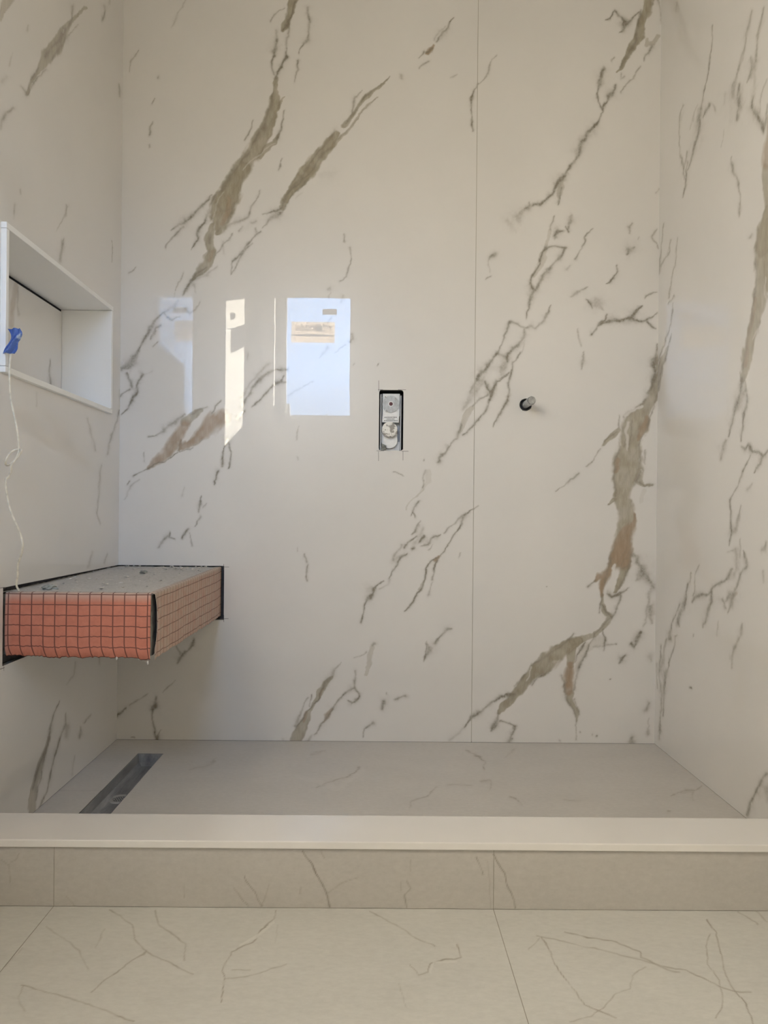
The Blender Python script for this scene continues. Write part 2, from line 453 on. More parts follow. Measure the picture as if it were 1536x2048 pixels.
T(700, 600, 3.84, 'b', '''
g .6 1080,490,10 1030,560,18 990,600,16 950,660,14 925,700,10
g .35 1000,640,26 950,720,34 900,790,26 870,840,10
o .4 930,840,22 900,880,28 870,950,22 845,1000,14
g .65 850,960,14 838,1010,12 825,1060,7 770,1100,8 730,1160,12 695,1210,12 680,1250,11
g .75 1215,550,7 1180,600,7 1130,640,9 1100,690,12 1080,740,12 1060,800,10 1040,860,10 1000,910,7 940,970,7 870,1030,5
g .65 1035,635,9 1060,690,12 1080,710,12
g .5 1060,720,7 1000,760,7 940,820,6
g .75 1235,520,6 1225,620,7 1215,720,9 1190,800,11 1150,880,8 1110,940,6 1090,980,3
g .4 1170,500,18 1150,560,12
o .2 600,1320,14 600,1400,22 570,1440,14 510,1520,8
g .45 582,1310,5 560,1390,4 555,1450,5
g .6 350,1320,2 390,1325,3 420,1342,3
g .9 570,1214,3 571,1220,3
g .3 222,488,3 222,495,3
''')
T(560, 960, 3.84, 'b', '''
g .45 1100,0,5 1090,60,6
o .3 1100,80,4 1020,160,6 960,230,5
g .75 1075,170,5 1050,210,10 1020,250,8 1005,280,5
g .75 1022,258,6 1035,270,7 1048,295,6
g .65 1090,320,3 1050,360,7 1030,390,9 1005,408,6
g .25 1100,360,12 1080,410,20 1040,470,20
g .75 1045,425,5 1010,450,9 970,480,11 945,515,9
g .8 1110,425,10 1075,465,9
g .75 1240,410,4 1190,425,14 1160,450,11 1130,490,11 1090,498,4
g .55 1160,490,4 1140,540,4
g .85 1018,520,9 1038,515,11
g .45 920,490,9 890,550,10 870,620,13
g .3 950,580,14 880,620,14
g .8 970,570,4 930,600,9 900,660,11 860,710,8 835,750,5
g .3 840,760,12 830,810,10 770,840,6
g .65 1400,290,8 1340,340,7 1270,405,5
g .8 1510,210,3 1470,235,4 1430,270,13 1412,300,11 1400,350,5 1350,410,6 1310,470,5 1270,545,6 1235,590,7
b .98 1225,590,10 1195,625,20
g .85 1220,600,5 1165,625,5 1135,660,5 1115,690,6 1110,760,7 1080,830,8 1050,880,5 1000,960,5 960,1015,4
o .5 1100,780,12 1070,840,18
g .8 1210,630,7 1175,690,7 1165,770,6
g .4 1165,790,4 1160,830,4 1150,880,9
g .85 790,770,4 740,815,7 718,850,14 705,890,11 670,915,13 650,960,6 635,1030,8 615,1095,5
g .2 690,840,34 700,880,24
g .5 185,575,7 200,640,7
g .65 208,660,5 212,720,8 212,775,7
g .35 130,515,3 132,545,3
g .35 1385,550,4 1360,595,3
g .6 725,1250,11 705,1275,9
o .4 705,1290,20 685,1350,20 665,1430,16 655,1500,10
g .35 570,1365,4 620,1345,5 660,1330,6
g .6 1310,1140,7 1275,1150,16 1240,1185,11 1185,1245,11
g .5 1120,1240,4 1135,1300,24 1115,1350,10 1107,1390,3
g .7 1120,1260,4 1112,1340,5 1107,1380,3
g .5 590,1470,9 570,1530,8
''')
T(560, 1250, 3.84, 'b', '''
g .55 470,300,3 430,350,12 390,410,18 350,450,16 330,490,10
o .85 400,400,12 350,455,20 320,510,24 290,570,16 250,630,12 215,690,26 190,740,35 160,800,38 130,860,42 100,925,46
b .8 335,490,9 310,550,12
b .7 210,670,16 180,740,10
g .8 335,480,4 300,580,5 240,630,5 180,710,3 120,790,3
g .7 235,545,3 232,620,5
g .5 210,570,5 170,640,9 130,720,13 110,790,11
g .3 20,870,6 15,900,6 60,905,10
g .65 563,420,5 565,480,13 605,530,7 580,575,12 545,600,9 525,575,5
g .7 560,480,10 510,520,8 450,590,9 400,640,13
b .85 395,645,14 365,695,24 345,740,10
g .75 405,640,7 385,680,8 350,730,10 310,780,10 260,850,5
g .45 240,850,6 210,880,12 190,910,16
g .6 795,595,18 775,650,14
g .6 880,575,7 920,560,11 960,540,11
g .45 825,520,5 825,535,5
g .6 715,760,11 680,785,7 650,805,6 632,865,3
g .25 1310,890,12 1360,840,14 1410,780,12
g .6 1410,780,7 1465,705,8 1520,670,12
''')
T(220, 1180, 4.518, 'b', '''
g .7 768,440,12 745,480,20 700,530,10 660,570,18 620,620,18 600,655,7
g .7 620,510,9 635,570,9
g .45 585,800,4 550,840,6 505,900,8 480,930,4
g .75 430,970,12 420,1040,22 390,1090,16 385,1150,7 380,1210,7 400,1290,14 425,1340,18 420,1365,16
g .4 460,1270,5 435,1320,8
g .75 60,1140,10 110,1110,13 155,1080,11
g .4 190,1050,8 260,990,6 340,930,5
g .8 190,1346,5 215,1350,5
''')
T(240, 340, 3.84, 'b', '''
o .95 950,0,62 900,70,62 860,150,74 825,220,84 790,290,88 780,350,84 775,400,66 760,450,42 745,480,20
g .35 880,0,10 800,130,12 740,200,10 680,310,9 650,380,8
g .85 655,380,8 625,430,11 605,480,12 597,530,12 575,575,7 555,610,3
g .3 880,250,8 860,330,8 830,400,8 780,450,8 740,480,8
b .6 850,230,18 830,340,22 790,410,20
e .25 800,170,5 740,300,5 700,380,4
o .9 700,420,22 685,500,34 690,560,28 705,620,36 675,680,42 645,740,38 605,790,26 565,840,14
g .5 690,500,12 690,560,12
b .5 710,620,16 670,690,16
g .75 655,740,8 600,790,8 560,840,14 520,900,12 485,955,6
g .5 650,770,6 600,820,7 550,860,7
g .4 440,1000,14 400,1050,22 350,1080,12
g .75 340,1085,9 310,1110,9 270,1170,13 220,1250,14 190,1310,11 150,1370,9 110,1440,12
g .5 110,1440,14 60,1500,26 15,1536,20
g .6 720,195,4 660,250,10 600,300,11 550,350,14 490,400,20
g .55 490,400,20 440,425,10 380,465,5
g .55 480,440,10 430,490,10 390,530,7 340,600,3
g .5 1085,165,3 1040,240,7 1015,280,8 1000,340,8
g .38 1000,340,9 960,380,14 900,390,20 860,410,18 800,470,14
g .45 880,490,5 800,590,10 760,630,7 720,670,8
g .3 740,740,5 660,800,12 600,840,8
g .3 1050,400,14 1020,410,14
g .4 950,430,9 925,460,7
g .2 800,560,14 800,650,8
o .9 1470,10,44 1400,80,32 1340,140,26 1290,220,20 1240,290,20
g .7 1400,60,7 1310,170,7 1240,290,8 1200,315,8 1150,330,8 1100,350,4
g .5 1420,90,6 1340,180,6 1260,300,7 1220,330,16
g .4 1210,335,20 1160,370,14 1120,410,10 1090,450,5
g .7 1075,480,6 1020,540,7 970,590,11 940,640,8 905,680,9 870,700,7
g .5 1030,560,4 940,650,5 900,740,8 862,810,4
g .5 870,700,6 858,730,6 862,800,4
g .45 1040,460,8 1050,490,5
g .45 475,795,6 455,850,5 430,920,3
g .2 430,920,4 410,980,5
g .5 120,750,4 70,785,5
g .3 575,890,10 585,940,4
g .65 340,1100,6 370,1135,8 410,1148,7 460,1125,6
g .3 490,1060,10 540,1100,8 610,1010,5
g .75 320,1190,5 280,1210,7 260,1260,11 240,1300,6
g .55 300,1310,5 255,1350,5
g .8 208,1272,8 198,1290,7
''')
T(240, 700, 3.84, 'b', '''
g .45 150,0,10 110,90,20 60,150,20 15,165,12
g .6 60,190,12 80,240,12 100,290,12
g .75 182,185,10 150,250,10 130,310,12 100,390,10 70,450,9 20,490,5
g .55 80,310,9 20,340,7 0,370,7
g .2 250,160,8 200,180,4
b .95 790,520,60 760,540,64 700,570,78 650,620,62 600,670,40 540,710,26 480,750,26
o .8 620,470,18 560,500,26 500,540,34
b .9 500,560,36 460,640,44 420,710,50 370,775,50 320,815,38 260,860,24 210,895,16
o .4 420,740,30 370,790,30
e .9 575,570,16 550,620,24 520,680,20
g .85 570,735,2 480,780,3 400,825,4 325,855,5 270,862,5 200,905,6 150,930,5 105,970,7
g .45 640,690,5 570,720,4
b .9 480,700,8 465,750,14 450,780,10
g .4 480,700,5 465,740,9 440,790,5
g .7 780,390,6 730,440,8 700,490,7
g .5 660,450,7 590,470,7 540,500,7
g .55 495,490,9 440,530,16 390,570,14 340,620,12
g .6 340,620,10 290,655,8 210,675,5
g .8 80,1010,5 62,1035,7
g .3 150,990,4 90,1060,8 30,1150,6
g .4 195,780,4 185,850,6
g .75 930,450,12 970,380,8 1000,330,8 1050,260,12 1090,220,16 1140,190,9 1200,160,9 1270,155,11
b .4 1110,200,14 1070,240,12
g .75 900,530,11 960,480,8
g .85 1020,450,5 1080,390,7 1130,330,6 1180,280,7 1230,240,12 1260,200,6
g .4 930,370,12 970,310,12 1010,260,10 1050,210,10 1100,150,12 1150,110,12
g .6 1240,240,12 1275,240,6
g .22 1290,350,6 1370,310,8 1430,275,5 1490,240,4
g .8 820,700,16 800,750,8 785,830,8 780,900,9
g .85 835,720,7 850,780,7 840,860,6 830,920,4
g .85 750,940,9 735,985,11 715,1030,6
g .65 628,1130,4 615,1190,13 600,1250,6
g .3 680,1185,3 640,1210,5
g .6 615,1290,5 590,1320,6 578,1360,4
g .7 535,1385,9 510,1410,11 480,1450,6
g .75 385,1410,6 375,1440,11 415,1455,6
g .5 360,1430,8 320,1480,11 290,1520,8
g .25 490,1060,5 470,1120,10
g .25 985,30,8 975,70,8
g .3 1375,590,3 1355,690,5
g .3 1355,830,4 1355,850,4
g .4 550,1420,4 560,1500,4
''')
T(600, 340, 3.84, 'b', '''
g .45 350,495,3 350,545,4
g .5 390,585,5 395,640,5 382,720,6 362,790,9 345,830,9 300,855,6
g .3 240,910,14 225,915,10
g .35 222,975,4 250,940,4
g .3 325,970,11 310,1020,13
g .55 398,1265,9 400,1300,12 380,1325,8
g .3 215,1360,12 170,1410,14 150,1440,6
g .25 350,1350,4 270,1410,4
g .35 420,1500,5 415,1510,4
g .6 605,1488,3 605,1494,3
g .25 240,1130,8 220,1160,8
''')
# right wall
T(1250, 0, 4.096, 'r', '''
g .3 425,20,10 415,80,12
g .7 715,200,4 715,330,4 690,500,6 660,680,7 640,800,7 625,900,9
g .65 625,900,9 610,1000,18 600,1090,17 575,1180,15 550,1260,14 530,1340,8 510,1400,6
g .55 480,860,6 462,960,5 452,1100,3 458,1250,4 470,1380,5 475,1470,3
g .5 505,1240,3 490,1320,5 470,1390,4
g .6 500,1330,6 495,1430,13 485,1530,8 465,1620,4
g .3 595,860,5 570,930,6 530,1060,3
g .65 700,850,9 660,930,7 640,960,6
g .4 720,850,6 745,910,11
g .2 830,770,14 820,850,8
g .45 1040,80,8 1000,230,16 970,400,9 930,570,9 890,700,16 885,800,10
g .65 930,690,14 935,800,18 940,870,16 930,960,9 920,990,4
g .1 900,830,60 880,1000,40
g .6 1140,60,8 1110,200,9 1095,280,6 1085,400,6 1070,500,12
g .65 1035,460,5 1040,550,22 1020,620,22 995,670,5
g .25 1060,520,14 1050,760,14
g .75 1050,800,12 1040,880,18 1070,960,22 1110,1010,20 1120,1090,8
g .4 1165,660,4 1110,850,5 1095,930,6
g .5 1171,860,8 1150,980,8 1130,1060,8
b .75 1185,940,20 1172,1080,26 1168,1200,38 1160,1350,42
o .8 1160,1380,40 1158,1480,35 1162,1600,26 1175,1720,30 1140,1850,44 1120,1950,54 1120,2048,58
g .55 875,1280,3 880,1340,9 885,1400,13 925,1470,8 935,1600,8 940,1700,8 932,1770,4
g .25 815,1060,4 790,1200,4
g .35 1040,1915,10 1020,1940,10
''')
T(1250, 400, 3.413, 'r', '''
o .85 985,60,30 960,150,40 940,230,46 940,300,48 935,400,48 935,500,52 930,600,56 915,700,48 890,800,40 870,900,38 850,1000,36 830,1080,36 815,1160,28 800,1230,18
g .4 905,200,8 890,320,9 895,420,7 885,560,7 865,700,7 855,850,7 830,1000,7 795,1150,8
o .7 985,150,30 985,600,30
b .5 880,660,14 860,800,14 820,1130,14
e .45 965,520,6 955,640,6 975,700,8 940,830,6 900,900,8 880,950,6
g .75 800,1210,10 785,1300,11 765,1380,11 745,1440,12 730,1520,11 705,1610,8
g .5 690,1640,10 670,1680,16 650,1770,7
g .3 765,1420,26 790,1340,22 820,1300,12
g .65 820,1240,5 835,1340,8 820,1450,10 805,1560,9 790,1640,5
g .7 795,1680,8 815,1695,12 840,1670,12 870,1720,12 910,1720,8 940,1740,12 976,1700,8
g .6 930,1740,14 920,1800,11 880,1870,3
g .65 860,1740,4 800,1850,6 770,1950,6 730,2040,6
g .35 860,1940,4 835,1980,12
g .45 775,20,9 780,110,6
g .35 855,245,9 845,255,7
g .55 268,160,2 250,300,3 245,450,6 230,510,4
g .5 320,265,4 290,380,4 250,460,5
g .55 362,260,4 350,380,3 320,500,5 305,610,6 295,670,5
g .65 335,650,5 310,690,6 292,715,5
g .65 328,700,3 318,790,6 290,910,4 260,1000,4 235,1060,4 215,1130,8
o .6 290,1010,8 255,1110,20 238,1200,22 225,1300,14
g .6 315,910,3 295,1010,6 270,1110,6 245,1200,7 225,1300,6
g .5 240,1080,6 225,1200,8
''')
T(1250, 1000, 2.926, 'r', '''
g .65 620,0,5 618,100,6 620,200,7 612,260,3
g .6 680,30,2 660,120,6 640,190,8
g .3 610,300,6 650,290,12 655,400,12 640,440,10
g .35 680,230,3 675,330,5
g .65 700,300,3 715,390,8 680,430,8 660,500,10 640,550,16 620,620,12 600,660,4
b .5 650,550,12 630,570,14
g .75 625,400,5 600,460,12 560,480,7 520,500,6 490,550,6 455,555,10 410,565,14 395,600,6
g .6 510,530,5 510,590,11 490,640,9 460,750,3
g .6 565,575,8 585,635,8
g .55 620,550,12 590,590,8
g .45 430,385,2 405,470,3 395,560,3
g .65 390,420,2 365,530,5 350,610,12 320,680,14 310,740,5
g .6 320,620,5 290,700,5 265,780,12 265,820,9
g .45 250,820,5 225,900,8 210,1000,12
g .65 300,800,3 275,900,5 255,980,5 240,1020,12 230,1100,12 228,1180,6 225,1260,5
g .45 180,960,4 185,1100,5
g .6 210,850,4 200,980,6 210,1150,6 205,1300,6 200,1400,7
g .5 695,720,4 675,770,11 650,830,6 628,920,8 628,980,5
g .3 550,710,3 545,800,7
g .5 400,788,3 400,798,3
g .5 820,250,5 805,300,11
g .3 805,420,6 810,480,5
g .9 380,1100,4 382,1106,4
g .65 830,1600,8 780,1680,11 735,1780,12 710,1850,12
g .4 845,1690,24 840,1760,18
''')
# left wall
T(0, 0, 3.2, 'l', '''
o .6 60,-30,44 40,20,32 15,80,14 5,130,8
g .5 700,-10,5 700,20,4
o .85 550,50,10 500,90,10 440,150,16 400,220,32 350,300,46 310,350,42 280,400,28 240,460,12 200,540,8 175,600,12
g .6 460,40,9 455,120,5 440,160,8 410,200,12 380,260,14 330,300,12 290,360,14
g .5 400,180,4 420,200,5 390,260,8
e .5 407,195,5 405,215,5
g .5 500,160,3 440,230,6 370,320,10 320,400,8
g .55 290,440,10 240,500,5 180,610,5
g .55 240,440,8 200,520,6 180,570,6
g .4 130,550,6 160,580,10 170,610,12
g .55 665,40,10 675,65,6 660,125,6
g .5 88,690,8 40,720,12 15,770,10 5,820,8
g .3 180,160,4 178,195,7
g .25 40,490,14 15,520,18
g .25 80,340,4 60,420,5
g .5 770,540,5 770,620,4
g .4 430,1310,5 425,1385,6
g .3 125,1210,5 127,1235,5
g .15 90,1300,6 85,1400,6
''')
T(0, 400, 3.2, 'l', '''
g .35 435,40,5 415,110,5 360,200,3
g .3 90,30,5 85,90,5
g .55 408,245,5 400,320,12 385,385,13
g .6 765,1350,6 755,1420,7 720,1500,6 700,1560,5 685,1630,5
g .35 770,1220,6 768,1330,7
g .35 650,1700,8 630,1850,8 620,2000,6 640,2070,5
g .3 610,1600,8 560,1400,6
g .5 715,260,2 715,400,2
g .2 235,1230,5 235,1320,5
''')
T(0, 1100, 3.2, 'l', '''
g .4 685,30,5 665,80,8
g .3 590,10,5 565,110,8
o .7 310,1200,8 290,1280,10 265,1350,14 245,1420,18 222,1500,22 210,1600,24 202,1690,22
g .75 375,970,3 345,1060,5 320,1150,7 300,1250,7 270,1340,8 235,1430,8 215,1530,8
g .6 290,1300,5 270,1420,6 230,1600,6
g .75 425,1040,3 420,1120,8 380,1210,7 350,1300,6 320,1420,8 300,1540,5 250,1650,6
g .35 425,1130,10 420,1200,8
g .5 580,1050,4 545,1100,4
g .6 520,1130,4 515,1180,9 508,1205,5
g .3 480,1320,5 460,1440,7
g .3 485,720,4 475,800,6 430,860,4
g .3 640,690,5 640,730,5
''')
T(0, 400, 3.2, 'n', '''
b .45 110,520,16 85,650,18 70,800,18
g .4 120,560,5 110,660,5 125,740,7
g .7 325,1020,3 320,1100,6 328,1180,10 325,1230,8
''')
# floors: thin cracks
FL = '''
g .7 440,440,2 490,465,2.5 530,500,2 540,550,2 585,600,2.5 640,640,2 700,665,2.5 770,700,1.5
g .7 585,605,2 500,665,2 430,710,2 365,770,3
g .6 620,445,1.5 640,500,2 690,540,2 745,575,2 730,640,1.5
g .8 85,740,2 160,760,2.2 240,785,2.5 320,810,2.5 400,840,3 540,890,2
g .5 95,745,2 70,790,3 95,850,2
g .5 190,510,2 260,560,2 320,600,4 330,630,3 350,680,2
g .8 1098,445,2 1095,475,2 1040,520,3 1010,570,4 970,580,2 925,600,2 915,640,2 892,690,3 895,730,2 880,810,1.5
o .8 1090,490,3 1020,545,6 960,575,4
g .5 895,720,2 1000,705,1.5 1100,675,1.5 1150,660,1.5
g .5 930,683,1.5 1000,680,1.5
g .6 1480,440,2 1536,472,2 1596,510,2 1666,555,1.6 1736,590,1.5
g .3 20,670,1.5 90,590,1.5
g .3 420,520,2 385,590,2
g .3 1110,500,2 1105,570,2
g .7 1826,580,2 1836,610,2 1846,633,2 1786,640,2.5 1726,660,2 1716,690,2 1676,700,2
o .6 1830,645,3 1740,655,3 1725,690,4
g .4 1596,740,2 1626,830,2
g .4 1640,660,2 1675,700,2
g .75 2256,530,1.5 2386,550,2 2466,570,2.2 2561,610,2.5 2566,630,2.5 2636,655,2.5 2736,680,2.2 2816,710,2.6 2876,740,3 2936,760,2.5 3006,765,1.5
g .6 2146,545,1.5 2236,565,1.5 2386,600,2 2536,635,2.2 2616,650,2.5 2716,690,2
g .75 2166,550,2 2216,650,2.5 2286,745,2.5 2346,820,2.5 2466,875,2
g .55 2586,665,2 2536,700,2 2526,755,2 2466,780,2.2 2416,830,2.2 2366,870,2.5 2276,890,1.5
g .95 2826,475,2 2856,530,2.5 2886,620,2.5 2906,700,2.5 2936,750,3.2 2976,810,3.2 3011,900,3.5
g .7 2836,540,2 2816,590,2 2836,660,2 2876,720,2 2891,780,2 2886,830,1.5 2866,870,1.5
g .5 2956,450,2 3036,495,2
g .5 3026,445,2 3072,485,2
g .4 2160,555,1.5 2110,600,1.5
'''
T(0, 1600, 2, 'f', FL)
T(0, 1600, 2, 'c', '''
g 1.0 1213,205,3 1240,250,3.5 1270,320,4 1300,370,4.5 1315,428,5
g .4 1300,375,2 1360,340,2 1430,315,2
g .6 1285,205,2 1300,235,2
g .6 935,360,2 990,425,2.5
g .6 975,310,1.5 1020,380,2 1045,425,2
g .4 80,210,2 65,240,3 40,250,3
g .45 0,240,2 35,262,2 40,330,4
g .3 260,390,2 300,425,2
g .35 740,340,2 740,395,2
g .95 1976,210,2.5 2018,290,2.5 2028,340,2.5 2056,400,3 2060,437,3
g .6 1906,220,2.5 1931,300,2
g .3 1952,240,2 1965,435,2
g .55 1626,320,2 1638,350,3 1616,380,3 1626,430,3
g .4 1076,335,2 1041,425,2
g .4 1205,350,3 1200,375,5
g .3 1604,320,2 1606,360,2
g .3 1642,240,2 1640,280,2
''')
T(0, 1440, 2, 's', '''
g .6 1265,268,2 1320,245,3 1380,225,2.5 1440,190,2
g .35 760,200,4 820,180,5 860,160,4
g .6 1866,120,2 1896,135,4 1936,160,3 1941,205,3
g .4 1926,245,3 1961,245,3 1966,280,2
g .5 1746,265,4 1706,300,3 1646,325,3 1641,350,3
g .5 2036,310,3 2066,320,3 2081,345,2
g .6 2686,300,2 2736,282,2.5 2776,285,2 2811,268,2
g .4 2770,290,2 2772,320,2
g .3 1786,255,3 1886,255,3
g .3 2016,145,2 2066,115,3
g .3 2250,320,3 2320,325,4
g .3 1250,140,4 1300,130,4
g .9 2676,366,3 2682,368,3
o .3 1200,230,8 1350,270,10 1450,200,8
''')
# veins that run on above and beside the frame, so that the slabs do not stop at it
T(0, 0, 1, 'b', '''
o .85 600,-60,12 640,-150,14 690,-260,10
g .6 1090,-40,4 1040,-130,6 1000,-220,5
g .5 300,-60,5 350,-200,6
g .6 820,-80,4 860,-190,6 930,-300,4
''')

# ------------------------------------------------------------ slab builder
def build_slab(name, mat, parent, axis, val, us, vs, wall, holes=(), rnd=(), thick=0.012, tsign=1, flip=False, edge=None):
    """a slab whose face is the plane axis=val; u runs along the other horizontal axis (or x for floors), v along z (or y)"""
    us = np.asarray(us); vs = np.asarray(vs)
    U, V = np.meshgrid(us, vs, indexing='ij')
    nu, nv = U.shape
    keep = np.ones((nu - 1, nv - 1), bool)
    uc = (us[:-1] + us[1:]) / 2; vc = (vs[:-1] + vs[1:]) / 2
    for (a0, a1, b0, b1) in holes:
        keep &= ~(((uc > a0) & (uc < a1))[:, None] & ((vc > b0) & (vc < b1))[None, :])
    for (cu, cv, hu, hv, rr) in rnd:
        def sdf(a, b):
            qa = np.abs(a - cu) - (hu - rr); qb = np.abs(b - cv) - (hv - rr)
            return np.hypot(np.maximum(qa, 0), np.maximum(qb, 0)) + np.minimum(np.maximum(qa, qb), 0) - rr
        cell = us[1] - us[0]
        near = (np.abs(U - cu) < hu + 0.02) & (np.abs(V - cv) < hv + 0.02)
        cell = max(np.diff(us[(us > cu - hu) & (us < cu + hu)]).max(), np.diff(vs[(vs > cv - hv) & (vs < cv + hv)]).max())
        d = np.where(near, sdf(U, V), 9.0)
        gu = (sdf(U + 1e-5, V) - sdf(U - 1e-5, V)) / 2e-5; gv = (sdf(U, V + 1e-5) - sdf(U, V - 1e-5)) / 2e-5
        mv = np.abs(d) < 0.56 * cell
        U = np.where(mv, U - d * gu, U); V = np.where(mv, V - d * gv, V)
        Uc = (U[:-1, :-1] + U[1:, :-1] + U[:-1, 1:] + U[1:, 1:]) / 4; Vc = (V[:-1, :-1] + V[1:, :-1] + V[:-1, 1:] + V[1:, 1:]) / 4
        keep &= ~(sdf(Uc, Vc) < 0)
    P = np.zeros((nu, nv, 3))
    if axis == 2: P[..., 0] = U; P[..., 1] = V; P[..., 2] = val
    elif axis == 1: P[..., 0] = U; P[..., 2] = V; P[..., 1] = val
    else: P[..., 1] = U; P[..., 2] = V; P[..., 0] = val
    d = P - EYE; zz = np.maximum(d @ fwd, 0.25)
    PX = CX + F * (d @ RGT) / zz; PY = CY - F * (d @ UPV) / zz
    ru, rv = U / 0.00142, V / 0.00142            # lattice in units of about one pixel of the back wall
    amp = {'b': 1.0, 'l': .6, 'r': .8, 'n': .6}.get(wall, 0.8)
    wx = ((vn(ru / 30, rv / 30, 1) - .5) * 7 + (vn(ru / 11, rv / 11, 2) - .5) * 3.6 + (vn(ru / 4.5, rv / 4.5, 3) - .5) * 1.8) * amp
    wy = ((vn(ru / 30, rv / 30, 4) - .5) * 7 + (vn(ru / 11, rv / 11, 5) - .5) * 3.6 + (vn(ru / 4.5, rv / 4.5, 6) - .5) * 1.8) * amp
    if wall in 'fcs': wx *= 1.15; wy *= 1.15
    al = ru * 0.5 + rv * 0.87; ac = ru * 0.87 - rv * 0.5
    streak = vn(al / 45, ac / 4.5, 8)
    blot = vn(ru / 9, rv / 13, 9)
    wid = 0.65 * vn(ru / 15, rv / 15, 10) + 0.35 * vn(ru / 5, rv / 5, 11)
    PXw = PX + wx; PYw = PY + wy
    um0, um1, vm0, vm1 = PX.min(1), PX.max(1), PY.min(0), PY.max(0)
    ch = {k: np.zeros((nu, nv), np.float32) for k in 'gob'}
    ers = np.zeros((nu, nv), np.float32)
    # clouds of small flecks beside the veins come from the noise in the material
    for (wl, k, st, pts) in VT:
        if wl != wall: continue
        pad = max(p[2] for p in pts) * 2.6 + 8
        x0 = min(p[0] for p in pts) - pad; x1 = max(p[0] for p in pts) + pad
        y0 = min(p[1] for p in pts) - pad; y1 = max(p[1] for p in pts) + pad
        if axis == 2: iu = np.where((um0 < x1) & (um1 > x0))[0]; iv = np.where((vm0 < y1) & (vm1 > y0))[0]
        else: iu = np.where((um0 < x1) & (um1 > x0))[0]; iv = np.where((vm0 < y1) & (vm1 > y0))[0]
        if not len(iu) or not len(iv): continue
        sl = (slice(iu[0], iu[-1] + 1), slice(iv[0], iv[-1] + 1))
        X = PXw[sl]; Y = PYw[sl]
        q = np.full(X.shape, 99.0)
        if len(pts) == 1: pts = pts * 2
        n = len(pts) - 1
        for i in range(n):
            ax, ay, aw = pts[i]; bx, by, bw = pts[i + 1]
            ddx, ddy = bx - ax, by - ay; L2 = ddx * ddx + ddy * ddy + 1e-9
            t = np.clip(((X - ax) * ddx + (Y - ay) * ddy) / L2, 0, 1)
            w = aw + (bw - aw) * t
            q = np.minimum(q, np.hypot(X - ax - t * ddx, Y - ay - t * ddy) / w)
        if wall in 'blrn': q = q / ((0.50 + 1.05 * wid[sl]) if k == 'g' else (0.88 + 0.26 * wid[sl]))
        if k == 'g':
            soft = 1.5 if wall not in 'fc' else 1.3
            if wall in 'fc': mk = np.exp(-(q / 0.75) ** 2) * st
            else: mk = st * (0.50 * np.exp(-(q / 1.15) ** 2) + 0.50 * (1 - sst(0.05, 1.0, q)) + 0.10 * np.exp(-(q / 2.4) ** 2))
            mk *= 0.62 + 0.85 * blot[sl]
            ch['g'][sl] = 1 - (1 - ch['g'][sl]) * (1 - np.clip(mk, 0, 1))
        elif k == 'e':
            ers[sl] = np.maximum(ers[sl], (1 - sst(0.5, 1.2, q + (streak[sl] - .5) * .6)) * st)
        else:
            mk = (1 - sst(*((0.74, 1.22) if k == 'o' else (0.45, 1.3)), q + (streak[sl] - .5) * .3)) * st * (0.80 + 0.25 * blot[sl])
            ch[k][sl] = 1 - (1 - ch[k][sl]) * (1 - np.clip(mk, 0, 1))
            if wall in 'blrn':
                rim = np.exp(-((q - 0.93) / 0.13) ** 2) * (0.34 if k == 'o' else .12) * st * (0.1 + 1.5 * blot[sl])
                inner = (q < 0.95) * sst(0.62, 0.9, streak[sl]) * 0.17 * st
                ch['g'][sl] = np.maximum(ch['g'][sl], np.clip(np.maximum(rim, inner), 0, 1))
    for k in 'gob': ch[k] *= (1 - ers)
    # mesh
    idx = np.arange(nu * nv).reshape(nu, nv)
    q4 = np.stack([idx[:-1, :-1], idx[1:, :-1], idx[1:, 1:], idx[:-1, 1:]], -1)[keep]
    if flip: q4 = q4[:, ::-1]
    used = np.zeros(nu * nv, bool); used[q4.ravel()] = True
    remap = np.cumsum(used) - 1
    q4 = remap[q4]; vv = P.reshape(-1, 3)[used]
    nface = len(q4)
    # boundary edges -> returns through the thickness
    ed = np.concatenate([q4[:, [0, 1]], q4[:, [1, 2]], q4[:, [2, 3]], q4[:, [3, 0]]])
    key = np.sort(ed, 1); kk = key[:, 0].astype(np.int64) * (len(vv) + 1) + key[:, 1]
    _, first, cnt = np.unique(kk, return_index=True, return_counts=True)
    be = ed[first[cnt == 1]]
    bvs = np.unique(be); nb = len(bvs); lut = np.zeros(len(vv), np.int64); lut[bvs] = np.arange(nb) + len(vv)
    off = np.zeros(3); off[axis] = thick * tsign
    # duplicate the rim so the face keeps its own flat normals
    allv = np.concatenate([vv, vv[bvs] + off])
    side = np.stack([be[:, 1], be[:, 0], lut[be[:, 0]], lut[be[:, 1]]], 1)
    allf = np.concatenate([q4, side]).astype(np.int32)
    me = bpy.data.meshes.new(name)
    me.vertices.add(len(allv)); me.vertices.foreach_set('co', allv.astype(np.float32).ravel())
    me.loops.add(allf.size); me.loops.foreach_set('vertex_index', allf.ravel())
    me.polygons.add(len(allf)); me.polygons.foreach_set('loop_start', np.arange(0, allf.size, 4, dtype=np.int32))
    mi = np.zeros(len(allf), np.int32); mi[nface:] = 1
    me.materials.append(mat); me.materials.append(edge or M_EDGE)
    me.polygons.foreach_set('material_index', mi)
    me.update(calc_edges=True); me.shade_flat()
    for k, nm in (('g', 'grey'), ('o', 'olive'), ('b', 'brown')):
        a = me.attributes.new(nm, 'FLOAT', 'POINT')
        vals = ch[k].reshape(-1)[used]; vals = np.concatenate([vals, vals[bvs] * 0])
        a.data.foreach_set('value', vals.astype(np.float32))
    o = bpy.data.objects.new(name, me); return link(o, parent)
